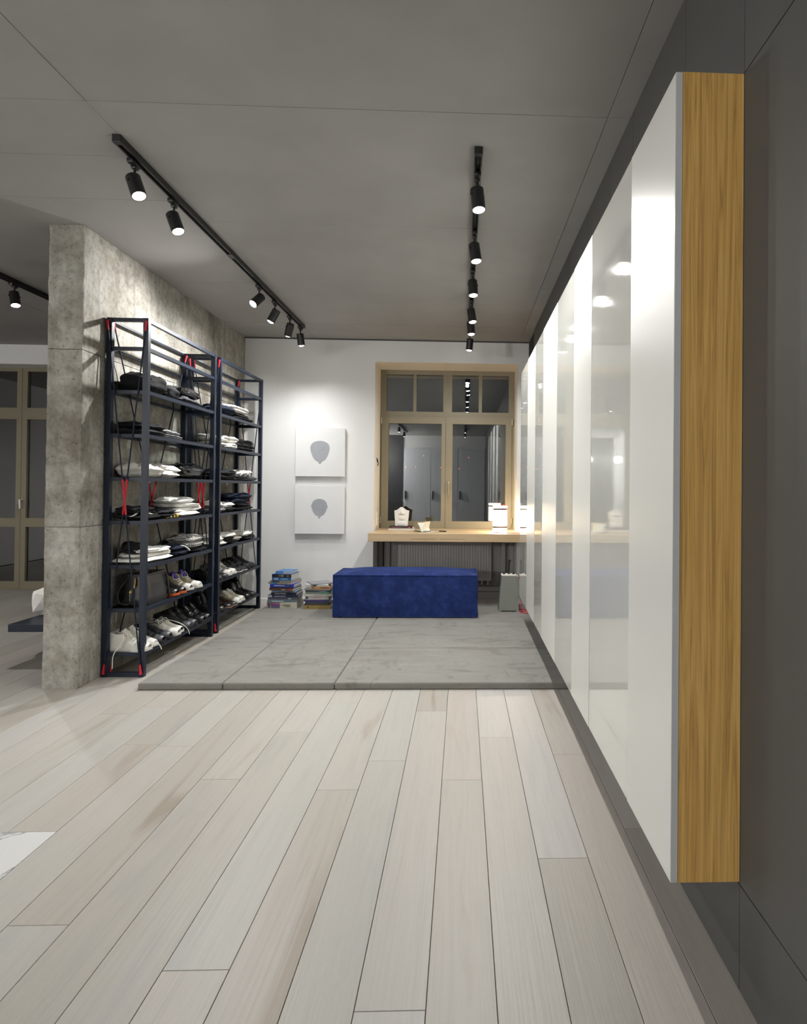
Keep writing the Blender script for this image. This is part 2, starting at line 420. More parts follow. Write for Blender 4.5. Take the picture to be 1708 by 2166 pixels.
# ---- right wall: charcoal panels with open joints
wr = structure(MB().box(XW + 0.018, XW + 0.12, YR, 7.45, 0, H).build('wall_right', M_GAP), 'matte charcoal panelled wall behind the white cabinet', 'wall')
def wpanel(y0, y1, z0, z1, mat=M_GREYWALL):
    MB().box(XW, XW + 0.02, y0 + 0.0018, y1 - 0.0018, z0 + 0.0018, z1 - 0.0018).build('wall_panel', mat, wr)
ycol = [YR, -2.4, -0.4, 1.581, 2.012, 2.644, 3.070, 3.62, 4.22, 4.68, 5.24, 5.84, 6.38]
for a, b in zip(ycol, ycol[1:]):
    wpanel(a, b, 0, 0.264); wpanel(a, b, 2.308, H)
    wpanel(a, b, 0.264, 2.308)
wpanel(6.38, YB, 0, 2.55)
MB().box(XW + 0.004, XW + 0.02, 6.38, YB, 2.552, H - 0.01).build('vent_opening', M_GAP, wr)

# ---- back wall with the deep window niche
wb = MB(); wb.box(XC1, -0.953, YB, 7.46, 0, H - 0.012); wb.box(-0.953, 0.596, YB, 7.46, 2.604, H - 0.012); wb.box(0.596, XW + 0.02, YB, 7.46, 0, H - 0.012)
wb = structure(wb.build('wall_back', M_WALL), 'white painted back wall around the window niche', 'wall')
MB().box(-0.955, -0.9515, YB + 0.001, 7.40, 0.80, 2.604).build('reveal_lining', M_REVEAL, wb)
MB().box(0.5945, 0.598, YB + 0.001, 7.40, 0.80, 2.604).build('reveal_lining', M_REVEAL, wb)
MB().box(-0.953, 0.596, YB + 0.001, 7.40, 2.6025, 2.606).build('reveal_lining', M_REVEAL, wb)
nb = MB(); nb.box(-0.96, 0.605, 7.36, 7.46, 0, 0.70)
nb = structure(nb.build('wall_niche', M_NICHE), 'whitish niche wall, greyed for shade, under the desk behind the radiator', 'wall')
MB().box(-0.95, 0.594, 7.25, 7.36, 0.0, 0.071).build('boxing', M_NICHE, nb)
MB().box(-0.95, 0.594, 7.27, 7.36, 0.076, 0.127).build('boxing', M_NICHE, nb)
for x0, x1 in ((-0.945, -0.90), (-0.88, -0.82), (0.45, 0.50), (0.54, 0.592)):
    MB().box(x0, x1, 7.30, 7.36, 0.128, 0.698).build('pipe_casing', M_NICHE, nb)
bb = structure(MB().box(XC1, -0.953, YB - 0.012, YB, 0, 0.05).build('baseboard_back', M_WALL), 'thin white baseboard below the back wall', 'baseboard')
tr = structure(MB().box(XC1, XW, YB - 0.006, YB + 0.03, H - 0.014, H + 0.003).build('trim_1', M_GREYWALL), 'dark shadow gap between back wall and ceiling', 'trim')

# ---- concrete wall, poured in three lifts
cw = structure(MB().box(XC0 + 0.02, XC1 - 0.02, YC + 0.02, YB + 0.6, 0.0, H).build('wall_left', M_CONC), 'raw concrete wall with an exposed end beside the shelves', 'wall')
def lift(z0, z1, sd, y1=YB + 0.62):
    nx, ny, nz = 6, 60, max(4, int((z1 - z0) / 0.05)); m = MB()
    def pt(x, y, z, nrm, edge):
        a = noise.noise((x * 7 + sd, y * 7, z * 7)) * 0.0022 + noise.noise((x * 40, y * 40 + sd, z * 40)) * 0.0012
        if edge: a -= abs(noise.noise((x * 23 + sd, y * 23, z * 23))) * 0.009 + 0.002
        return (x + nrm[0] * a, y + nrm[1] * a, z)
    cache = {}
    def grid(f, na, nb_):
        vs = [f(i / na, j / nb_) for i in range(na + 1) for j in range(nb_ + 1)]
        fs = [(i * (nb_ + 1) + j, (i + 1) * (nb_ + 1) + j, (i + 1) * (nb_ + 1) + j + 1, i * (nb_ + 1) + j + 1) for i in range(na) for j in range(nb_)]
        m.add(vs, fs)
    def ramp_edge(u): return u < 0.001
    s2 = 0.7071
    grid(lambda u, v: pt(XC1, YC + u ** 1.4 * (y1 - YC), z0 + v * (z1 - z0), (s2, -s2) if u < 0.001 else (1, 0), u < 0.001 or v in (0, 1)), ny, nz)
    grid(lambda u, v: pt(XC1 - u * (XC1 - XC0), YC, z0 + v * (z1 - z0), (s2, -s2) if u < 0.001 else ((-s2, -s2) if u > 0.999 else (0, -1)), u < 0.001 or u > 0.999 or v in (0, 1)), nx, nz)
    grid(lambda u, v: pt(XC0, YC + u ** 1.4 * (y1 - YC), z0 + v * (z1 - z0), (-s2, -s2) if u < 0.001 else (-1, 0), u < 0.001 or v in (0, 1)), ny, nz)
    for z in (z0, z1):
        m.add([(XC1 - .003, YC + .003, z), (XC0 + .003, YC + .003, z), (XC0 + .003, y1, z), (XC1 - .003, y1, z)], [(0, 1, 2, 3)])
    return m.build('concrete_lift', M_CONC, cw)
lift(0, 0.986, 1); lift(0.989, 2.076, 5); lift(2.079, H, 9)

# ---- the rest of the shell: left room, wall behind the camera
wf = MB(); wf.box(XL, -6.5, YF, 7.9, 0, H); wf.box(-6.5, -2.75, YF, 7.9, 2.62, H); wf.box(-2.75, XC0 + 0.02, YF, 7.9, 0, H)
structure(wf.build('wall_far', M_WALL), 'white wall band over the tall balcony glazing', 'wall')
structure(MB().box(XL - 0.1, XL, YR, 7.9, 0, H).build('wall_outer', M_WALL), 'white outer wall of the left room', 'wall')
wre = structure(MB().box(XL, XW + 0.1, YR - 0.1, YR, 0, H).build('wall_rear', M_WALL), 'pale wall behind the viewer reflected in the window', 'wall')
for i in range(3):
    x0 = -1.80 + i * 0.83
    MB().box(x0 + 0.006, x0 + 0.824, YR, YR + 0.03, 0.02, 2.45).build('partition_leaf', M_REARWHITE, wre)
    MB().box(x0 + 0.05, x0 + 0.08, YR + 0.03, YR + 0.08, 0.9, 1.15).build('pull_handle', M_BLACK, wre)
MB().box(-3.6, -1.82, YR, YR + 0.03, 0, H).build('dark_opening', M_REARDARK, wre)  # dark sheet standing in for an unlit opening beside the partition

# ---- window_1: olive brown frame with top lights and two sashes
win = structure(obj('window_1', None), 'olive brown framed window with four top lights and two sashes', 'window')
FY = 7.37
m = MB(); zt, zb = 2.606, 0.778
m.box(-0.953, 0.596, FY, FY + 0.07, 2.551, zt)                       # head
m.box(-0.953, -0.884, FY, FY + 0.07, zb, 2.551); m.box(0.528, 0.596, FY, FY + 0.07, zb, 2.551)
m.box(-0.884, 0.528, FY, FY + 0.07, 2.040, 2.125)                    # transom
m.build('outer_frame', M_FRAME, win)
MB().box(-0.231, -0.130, FY, FY + 0.068, 2.125, 2.551).build('mullion', M_FRAME, win)
MB().box(-0.576, -0.540, FY + 0.008, FY + 0.06, 2.125, 2.551).build('glazing_bar', M_FRAME, win)
MB().box(0.178, 0.217, FY + 0.008, FY + 0.06, 2.125, 2.551).build('glazing_bar', M_FRAME, win)
for x0, x1 in ((-0.884, -0.576), (-0.540, -0.231), (-0.130, 0.178), (0.217, 0.528)):
    MB().box(x0, x1, FY + 0.034, FY + 0.042, 2.125, 2.551).build('pane', M_PANE, win)
def sash(x0, x1, gx0, gx1, hinge):
    m = MB(); a, b = FY - 0.016, FY + 0.05; gz0, gz1 = 0.866, 1.986; z0, z1 = 0.784, 2.061
    m.box(x0, x1, a, b, gz1, z1); m.box(x0, x1, a, b, z0, gz0); m.box(x0, gx0, a, b, gz0, gz1); m.box(gx1, x1, a, b, gz0, gz1)
    s = m.build('sash', M_FRAME, win)
    MB().box(gx0, gx1, FY + 0.012, FY + 0.020, gz0, gz1).build('pane', M_PANE, s)
    for z in (0.84, 1.98):
        MB().lathe([(0.008, z), (0.008, z + 0.07)], 8, Matrix.Translation((hinge, FY - 0.02, 0))).build('hinge', M_BRASSH, s)
    return s
sl = sash(-0.931, -0.199, -0.853, -0.245, -0.937); sr = sash(-0.196, 0.564, -0.119, 0.495, 0.570)
m = MB(); m.rbox(-0.172, -0.146, FY - 0.026, FY - 0.016, 1.255, 1.325, 0.004); m.tube([(-0.159, FY - 0.02, 1.29), (-0.159, FY - 0.058, 1.29), (-0.159, FY - 0.060, 1.27), (-0.157, FY - 0.056, 1.165)], 0.0085, 8)
m.build('window_handle', M_BRASSH, sr, True)

# ---- window_2: tall balcony glazing of the left room
w2 = structure(obj('window_2', None), 'tall olive framed balcony glazing beyond the concrete wall', 'window')
GY = 7.74
def bal_leaf(x0, x1, handle=None):
    m = MB(); f = 0.058
    m.box(x0, x0 + f, GY, GY + 0.07, 0.012, 2.66); m.box(x1 - f, x1, GY, GY + 0.07, 0.012, 2.66)
    for z0, z1 in ((0.012, 0.10), (0.742, 0.845), (2.012, 2.147), (2.578, 2.66)):
        m.box(x0 + f, x1 - f, GY, GY + 0.07, z0, z1)
    s = m.build('leaf', M_FRAME, w2)
    for z0, z1 in ((0.10, 0.742), (0.845, 2.012), (2.147, 2.578)):
        MB().box(x0 + f, x1 - f, GY + 0.03, GY + 0.038, z0, z1).build('pane', M_PANE, s)
    if handle:
        MB().tube([(handle, GY, 1.06), (handle, GY - 0.05, 1.06), (handle + 0.005, GY - 0.05, 0.96)], 0.01, 8).build('handle', M_WALL, s, True)
bal_leaf(-6.5, -5.212); bal_leaf(-5.208, -4.15, -5.19); bal_leaf(-4.146, -2.75)
MB().box(-6.5, -2.75, GY + 0.005, GY + 0.08, -0.004, 0.012).build('threshold', M_FRAME, w2)

# ================================================================== OUTSIDE THE WINDOWS
rail = thing('balcony_railing', 'pale horizontal bar railing on the dark balcony outside', 'railing', (-4.6, 8.75, 0))
for z in (0.12, 0.26, 0.40, 0.54, 0.68, 0.82):
    MB().box(-2.0, 1.9, -0.008, 0.008, z - 0.008, z + 0.008).build('bar', M_CANVAS, rail)
MB().box(-2.0, 1.9, -0.03, 0.03, 1.02, 1.05).build('handrail', M_RADI, rail)
for x in (-1.9, -0.78, 0.3, 1.8):
    MB().box(x - 0.015, x + 0.015, 0.01, 0.04, -0.05, 1.02).build('post', M_GREYWALL, rail)
structure(MB().box(-7, -2.3, 7.9, 8.9, -0.2, -0.05).build('floor_balcony', M_NICHE), 'dark balcony deck outside the left room', 'floor')

CITY_R = [(-2.32, 38.0, 3.14), (-3.36, 38.0, 2.44), (-2.78, 38.0, 2.47), (-1.32, 38.0, 2.45), (0.36, 38.0, 3.06), (-0.21, 38.0, 2.4)]
CITY_A = [(-26.66, 38.0, 0.84), (-26.08, 38.0, 0.84), (-25.95, 38.0, 0.77), (-25.04, 38.0, 0.82), (-24.73, 38.0, 0.72), (-24.82, 38.0, 0.38), (-24.58, 38.0, 0.39), (-24.74, 38.0, -1.63)]
M_CITYRED = emis('red city light', (1.0, 0.10, 0.08), 7); M_CITYAMB = emis('amber city light', (1.0, 0.55, 0.22), 9)
def city(label, group, mat, pts):
    for x, y, z in pts:
        t = thing('street_light', label, 'street light', (x, y, 0), group=group)
        MB().lathe([(0.022 * math.sin(PI * k / 6), z - 0.022 * math.cos(PI * k / 6)) for k in range(7)], 8, caps=False).build('globe', mat, t, True)
        MB().box(-0.004, 0.004, -0.004, 0.004, -0.06, z - 0.02).build('pole', M_BLACK, t)
city('tiny red light far out in the night behind the window', 'red lights far outside', M_CITYRED, CITY_R)
city('tiny amber light far out in the night behind the balcony glazing', 'amber lights far outside', M_CITYAMB, CITY_A)

structure(MB().box(-60, 40, 9.0, 60, -0.3, -0.06).build('ground', M_GAP), 'dark ground outside the windows at night', 'ground')

# ================================================================== FIXED FURNITURE
# ---- wall cabinet with alternating satin and gloss doors and an oak end
cab = thing('wall_cabinet', 'long white wall-hung cabinet with satin and gloss doors and an oak end', 'cabinet', (0.62, 1.581, 0.272))
cx, cy, cz = cab.location
MB().box(0.545 - cx, XW - cx - 0.001, 0.021, 5.82 - cy, 0.004, 2.03).build('carcass', M_SATIN, cab)
MB().box(0.5465 - cx, XW - cx - 0.001, 0.0, 0.020, -0.001, 2.034).build('end_panel', M_OAK, cab)['label'] = 'golden oak end panel'
dy = [1.581, 2.0, 2.615, 3.035, 3.58, 4.2, 4.66, 5.2, 5.82]
for i, (a, b) in enumerate(zip(dy, dy[1:])):
    mt = M_SATIN if i % 2 == 0 else M_GLOSS
    t = 0.0 if i % 2 == 0 else 0.0012
    d = MB().box(0.528 + t - cx, 0.545 - cx, a + 0.0015 - cy, b - 0.0015 - cy, 0.0, 2.032).build('door', mt, cab)
    d['label'] = 'white satin door' if i % 2 == 0 else 'white high gloss door'
    if i == 0: MB().box(0.5285 - cx, 0.5452 - cx, -0.0012, 0.0012, 0.0, 2.032).build('edge_strip', M_EDGE, d)

# ---- desk in the niche
desk = thing('window_desk', 'thick pale oak desk slab filling the window niche', 'desk', (-0.1785, 6.5, 0.70))
MB().rbox(-0.7725, 0.7725, 0, 0.86, 0, 0.083, 0.003, 2).build('desk_slab', M_DESK, desk)
for x0, x1 in ((-0.33, -0.075), (-0.045, 0.21)):
    d = MB().box(x0, x1, -0.0035, 0.02, 0.002, 0.026).build('drawer', M_DESK, desk)
    MB().box(x0 - 0.002, x1 + 0.002, -0.0012, 0.01, 0.024, 0.0285).build('finger_groove', M_GAP, d)
for x in (-0.74, 0.70):
    MB().box(x, x + 0.04, 0.52, 0.84, -0.04, 0.0).build('bracket', M_NICHE, desk)

# ---- radiator under the desk
rad = thing('radiator', 'white ribbed panel radiator under the desk', 'radiator', (-0.19, 7.30, 0.194))
MB().rbox(-0.535, 0.53, -0.02, 0.05, 0, 0.44, 0.008, 2).build('panel', M_RADI, rad, True)
mm = MB()
for i in range(33):
    x = -0.505 + i * 0.0308
    mm.rbox(x, x + 0.019, -0.031, -0.018, 0.03, 0.41, 0.005, 2)
tag(mm.build('ribs', M_RADI, rad, True), kind='stuff')
for x in (0.42, 0.49):
    v = MB().lathe([(0.012, -0.05), (0.016, -0.04), (0.016, -0.015), (0.011, 0.002)], 10, Matrix.Translation((x, 0.0, 0))).build('valve', M_CHROME, rad, True)
    MB().tube([(x, 0.0, -0.045), (x, 0.05, -0.05)], 0.007, 8).build('pipe', M_CHROME, rad, True)
for x in (-0.4, 0.4):
    MB().box(x, x + 0.03, 0.045, 0.059, 0.1, 0.4).build('wall_bracket', M_RADI, rad)

# ---- tracks and spotlights
def track(name, label, x, y0, y1, joints=()):
    t = thing(name, label, 'track', (x, y0, H), group='ceiling light tracks')
    m = MB(); L = y1 - y0
    m.box(-0.018, 0.018, 0, L, -0.006, 0.0006); m.box(-0.018, -0.011, 0, L, -0.034, -0.006); m.box(0.011, 0.018, 0, L, -0.034, -0.006)
    m.box(-0.0075, 0.0075, 0, L, -0.022, -0.006)
    m.build('rail_profile', M_BLACK, t)
    for y in (-0.02, L): MB().rbox(-0.020, 0.020, y, y + 0.03, -0.036, 0.0006, 0.003, 2).build('end_cap', M_BLACK, t)
    for y in joints: MB().box(-0.0195, 0.0195, y - y0 - 0.04, y - y0 + 0.04, -0.035, 0.0).build('coupler', M_BLACK, t)
    return t
track('ceiling_track', 'black ceiling light track on the side of the concrete wall', -1.59, 2.97, 6.33, (4.395,))
track('ceiling_track', 'black ceiling light track on the side of the white cabinet', 0.060, 2.98, 6.45, (4.98,))
track('ceiling_track', 'black ceiling light track beyond the concrete wall', -3.52, 3.4, 6.6)
track('ceiling_track', 'black ceiling light track over the viewer on the cabinet side', 0.060, -3.4, 1.2)
track('ceiling_track', 'black ceiling light track over the viewer on the open side', -1.59, -3.4, 1.2)

def spot_meshes():
    d = {}
    m = MB(); m.rbox(-0.016, 0.016, -0.05, 0.03, -0.052, -0.030, 0.004, 2); m.rbox(-0.012, 0.012, -0.018, 0.018, -0.066, -0.050, 0.004, 2)
    d['adapter'] = m.mesh('adapter', M_BLACK, True)
    m = MB(); m.tube([(0, 0, -0.06), (0, 0, -0.125)], 0.006, 10); d['stem'] = m.mesh('stem', M_BLACK, True)
    # head: axis along -Z, pivot at origin, rear at +z
    k = 1.14; sc = lambda P: [(r * k, z * k) for r, z in P]
    m = MB(); m.lathe(sc([(0.0, 0.030), (0.026, 0.030), (0.030, 0.026), (0.030, 0.020), (0.0285, 0.019), (0.0285, 0.017), (0.030, 0.016), (0.030, -0.072), (0.0265, -0.072), (0.0265, -0.062), (0.0, -0.061)]), 24)
    d['head'] = m.mesh('head', M_BLACK, True)
    m = MB(); m.lathe(sc([(0.0, -0.0795), (0.009, -0.0787), (0.017, -0.0762), (0.0228, -0.0722), (0.0262, -0.066), (0.0262, -0.0612)]), 24); d['lens'] = m.mesh('lens', M_GLOW, True)
    m = MB(); m.tube([(-0.039, 0, 0), (0.039, 0, 0)], 0.007, 8); d['knuckle'] = m.mesh('knuckle', M_BLACK, True)
    return d
SM = spot_meshes()
def spotlight(label, x, y, aim, group, power=1.0, cone=100, stem=0.0):
    t = thing('track_spotlight', label, 'spotlight', (x, y, H), group=group)
    obj('adapter', SM['adapter'], t); obj('stem', SM['stem'], t)
    d = Vector(aim).normalized(); q = (-d).to_track_quat('Z', 'Y')
    h = obj('head', SM['head'], t, (0, 0, -0.128)); h.rotation_mode = 'QUATERNION'; h.rotation_quaternion = q
    obj('knuckle', SM['knuckle'], h); obj('lens', SM['lens'], h)
    L = bpy.data.lights.new('spot_beam', 'SPOT'); L.energy = SPOT_W * power; L.spot_size = math.radians(cone); L.spot_blend = 1.0
    L.shadow_soft_size = 0.022; L.color = (1.0, 0.99, 0.965)
    lo = obj('spot_beam', L, t, Vector((0, 0, -0.128)) + d * 0.118); lo.rotation_mode = 'QUATERNION'; lo.rotation_quaternion = q
    return t
ordn = ['first', 'second', 'third', 'fourth', 'fifth', 'sixth']
Lsp = [(3.147, (0.42, -0.22, -1), 0.62), (3.569, (0.42, -0.18, -1), 0.62), (5.046, (-0.55, -0.85, -1), 1.45), (5.468, (-0.50, -0.05, -1), 1.0), (5.935, (-0.34, 0.36, -1), 0.62), (6.316, (0.10, 0.22, -1), 0.36)]
for i, (y, a, pw) in enumerate(Lsp):
    spotlight('black cylinder spotlight, %s from the near end of the concrete-side track' % ordn[i], -1.605, y, a, 'spotlights on the concrete-side track', pw, 118 if i in (4, 5) else 150)
Rsp = [(3.181, (0.10, -0.16, -1)), (3.903, (0.14, -0.16, -1)), (4.592, (0.06, -0.16, -1)), (5.332, (0.16, -0.16, -1)), (5.743, (0.08, -0.08, -1)), (6.394, (-0.08, 0.10, -1))]
for i, (y, a) in enumerate(Rsp):
    spotlight('black cylinder spotlight, %s from the near end of the cabinet-side track' % ordn[i], 0.060, y, a, 'spotlights on the cabinet-side track', 0.66, 156)
spotlight('black cylinder spotlight on the track beyond the concrete wall', -3.52, 5.121, (0.28, -0.20, -1), 'spotlights in the left room')
for y, q in ((3.9, 'near'), (6.2, 'far')):  # unseen spots added to brighten the left room's outer wall
    spotlight('added fill spotlight hidden behind the concrete wall at the %s end of its track' % q, -3.52, y, (-0.8, 0.1, -1), 'spotlights in the left room')
for x, nm in ((0.06, 'cabinet side'), (-1.59, 'open side')):  # out-of-frame spots added for fill light
    for y, q in ((-2.6, 'rear'), (-1.2, 'front')):
        spotlight('added fill spotlight at the %s of the viewer track on the %s' % (q, nm), x, y, (-0.05, -0.25, -1), 'added fill spotlights over the viewer', 0.16, 100)
# unseen opal globe pendants added behind the viewer as fill light
def pendant(label, x, y, z, r):
    t = thing('fill_globe', label, 'fill lamp', (x, y, H), group='added fill globes behind the viewer')
    MB().lathe([(0.05, 0.0), (0.05, -0.02), (0.045, -0.025), (0.0, -0.025)], 20, caps=False).build('canopy', M_BLACK, t, True)
    MB().tube([(0, 0, -0.02), (0, 0, z + r - H)], 0.004, 6).build('flex', M_BLACK, t)
    MB().lathe([(r * math.sin(PI * k / 16), z - H - r * math.cos(PI * k / 16)) for k in range(17)], 28, caps=False).build('globe', M_OPAL, t, True)
    MB().lathe([(0.03, z - H + r + 0.03), (0.035, z - H + r - 0.012)], 16).build('holder', M_BLACK, t, True)
for i, (px, py) in enumerate(((-2.7, -4.2), (-3.6, -4.2), (-4.5, -4.2), (-5.2, 0.2))):
    pendant('opal globe pendant, %s of the unseen fill lamps added behind the viewer' % ordn[i], px, py, 2.15, 0.10)

# ================================================================== FLOOR MATS, OTTOMAN
MT = 0.045
def mat_pad(x0, x1, y0, y1, label, seed):
    cx, cy = (x0 + x1) / 2, (y0 + y1) / 2
    m = MB().rbox(x0 - cx + 0.002, x1 - cx - 0.002, y0 - cy + 0.002, y1 - cy - 0.002, 0.0005, MT, 0.011, 4)
    t = thing('floor_mat', label, 'floor mat', (cx, cy, 0), group='grey suede floor mats')
    m.build('pad', M_SUEDE, t, True)
    e = 0.004; w, d = (x1 - x0) / 2 - e, (y1 - y0) / 2 - e
    MB().tube([(-w, -d, 0.010), (w, -d, 0.010), (w, d, 0.010), (-w, d, 0.010), (-w, -d, 0.010)], 0.0026, 6).build('piping', M_SUEDE, t, True)
mat_pad(-1.965, -1.455, 3.97, 5.885, 'narrow grey suede floor mat lying along the shelves', 1)
mat_pad(-1.455, -0.775, 3.97, 5.885, 'long grey suede floor mat between the narrow mat and the wide mats', 2)
mat_pad(-0.775, 0.695, 3.97, 4.825, 'wide grey suede floor mat at the front beside the cabinet', 3)
mat_pad(-0.775, 0.695, 4.825, 5.575, 'wide grey suede floor mat just in front of the blue ottoman', 4)
mat_pad(-1.965, -0.775, 5.885, 6.62, 'grey suede floor mat under the two book stacks', 5)
mat_pad(-0.775, 0.695, 5.575, 6.62, 'wide grey suede floor mat under the ottoman and the grey power stand', 6)

ot = thing('ottoman', 'long royal blue velvet ottoman with piped edges', 'ottoman', (-0.515, 6.17, MT))
OW, OD, OZ0, OZ1 = 0.662, 0.25, 0.014, 0.392
def soft_box(w, d, z0, z1, r, crown, n=44):
    m = MB(); m.rbox(-w, w, -d, d, z0, z1, r, 3)
    return m
m = MB()
nx, ny = 60, 26
def top_z(u, v): return OZ1 + 0.036 * (1 - abs(u) ** 4) * (1 - abs(v) ** 4) + 0.004 * noise.noise((u * 3, v * 2, 1.3))
vs = [( (2 * i / nx - 1) * OW, (2 * j / ny - 1) * OD, top_z(2 * i / nx - 1, 2 * j / ny - 1)) for i in range(nx + 1) for j in range(ny + 1)]
m.add(vs, [(i * (ny + 1) + j, (i + 1) * (ny + 1) + j, (i + 1) * (ny + 1) + j + 1, i * (ny + 1) + j + 1) for i in range(nx) for j in range(ny)])
m.build('top_cover', M_VELVET, ot, True)
m = MB(); rings = []
N = 24
for k in range(N + 1):
    z = OZ0 + (OZ1 - OZ0) * k / N; b = math.sin(PI * k / N)
    ring = []
    for (sx, sy, ex, ey) in ((-1, -1, 1, -1), (1, -1, 1, 1), (1, 1, -1, 1), (-1, 1, -1, -1)):
        q = 30 if sy == ey else 12
        for i in range(q):
            u = i / q; x = sx + (ex - sx) * u; y = sy + (ey - sy) * u
            bul = b * math.sin(PI * u) ** 0.6 * 0.010 + 0.0035 * noise.noise((x * 4, y * 4, z * 9))
            nxn, nyn = ((0, -1) if sy == ey and sy < 0 else (0, 1) if sy == ey else ((1, 0) if sx > 0 else (-1, 0)))
            ring.append((x * OW + nxn * bul, y * OD + nyn * bul, z))
    rings.append(ring)
m.ring_loft(rings, False); m.build('side_cover', M_VELVET, ot, True)
for zz in (OZ0, OZ1):
    pts = [(-OW, -OD, zz), (0, -OD - 0.001, zz), (OW, -OD, zz), (OW, OD, zz), (-OW, OD, zz), (-OW, -OD, zz)]
    MB().tube(pts, 0.0048, 8).build('piping', M_VELVET, ot, True)
for sx in (-1, 1):
    for sy in (-1, 1):
        MB().tube([(sx * OW, sy * OD, OZ0), (sx * OW, sy * OD, OZ1)], 0.0048, 8).build('piping', M_VELVET, ot, True)
MB().box(-OW + 0.004, OW - 0.004, -OD + 0.004, OD - 0.004, OZ0 - 0.001, OZ0 + 0.002).build('underside', M_BLACK, ot)
for sx in (-1, 1):
    for sy in (-1, 1):
        MB().lathe([(0.022, 0.0), (0.024, 0.014)], 12, Matrix.Translation((sx * 0.61, sy * 0.2, 0))).build('foot', M_BLACK, ot, True)

# ================================================================== PAINTINGS
def painting(z0, z1, label, outline, ridges):
    x0, x1 = -1.781, -1.259; cx = (x0 + x1) / 2; cz = (z0 + z1) / 2
    t = thing('wall_relief', label, 'painting', (cx, YB, cz), group='white canvases with grey head silhouettes')
    hw, hh = (x1 - x0) / 2, (z1 - z0) / 2
    MB().rbox(-hw, hw, -0.050, -0.012, -hh, hh, 0.003, 2).build('canvas', M_CANVAS, t)
    MB().box(-hw + 0.03, hw - 0.03, -0.012, -0.0005, -hh + 0.03, hh - 0.03).build('stretcher', M_CANVAS, t)
    R90 = Matrix.Rotation(PI / 2, 4, 'X')
    sil = MB().prism(outline, 0.0495, 0.0530, R90).build('silhouette', M_HEADGREY, t)
    for pts in ridges:
        MB().tube([(x, -0.0530, z) for x, z in pts], 0.0018, 6, smooth=4).build('relief_line', M_HEADGREY, sil, True)
def head_outline(w, top, bot, ear, tail):
    pts = []
    for i in range(25):                       # crown, right to left
        a = PI * i / 24
        pts.append((w * math.cos(a), top * math.sin(a) ** 0.8 if 0 < i < 24 else 0.0))
    for x, z in ((-w * 0.97, -bot * 0.2), (-w * 0.80, -bot * 0.55), (-w * 0.55, -bot * 0.84), (-w * 0.32, -bot * 0.95), (-w * 0.14, -bot), (-w * 0.10, -bot - tail), (0, -bot - tail * 1.3)):
        pts.append((x, z))
    for x, z in ((w * 0.10, -bot - tail), (w * 0.14, -bot), (w * 0.32, -bot * 0.95), (w * 0.55, -bot * 0.84), (w * 0.80, -bot * 0.55), (w * 0.97, -bot * 0.2)):
        pts.append((x, z))
    if ear:
        pts.insert(0, (w * 1.09, -0.004)); pts.insert(1, (w * 1.05, 0.012))
        k = next(i for i, p in enumerate(pts) if i > 10 and p[0] <= -w * 0.999 and p[1] == 0.0)
        pts.insert(k, (-w * 1.05, 0.012)); pts.insert(k + 1, (-w * 1.09, -0.004))
    return pts
painting(1.357, 1.878, 'white relief canvas with a wide grey head silhouette, hanging above the other', [(x, z + 0.04) for x, z in head_outline(0.101, 0.080, 0.140, False, 0.018)],
         [[(-0.03, -0.02), (0.02, 0.03), (0.07, 0.075)], [(-0.03, 0.05), (0.02, 0.055), (-0.02, 0.0)], [(0.02, 0.04), (0.08, 0.025)]])
painting(0.746, 1.265, 'white relief canvas with a narrow grey head silhouette, hanging below the other', [(x, z + 0.035) for x, z in head_outline(0.081, 0.080, 0.105, True, 0.020)],
         [[(-0.05, 0.02), (-0.03, 0.075), (0.03, 0.08), (0.05, 0.03), (0.03, -0.03)], [(-0.035, -0.005), (0.0, 0.002), (0.045, 0.012)], [(-0.03, 0.0), (0.0, -0.012), (0.03, -0.04)]])

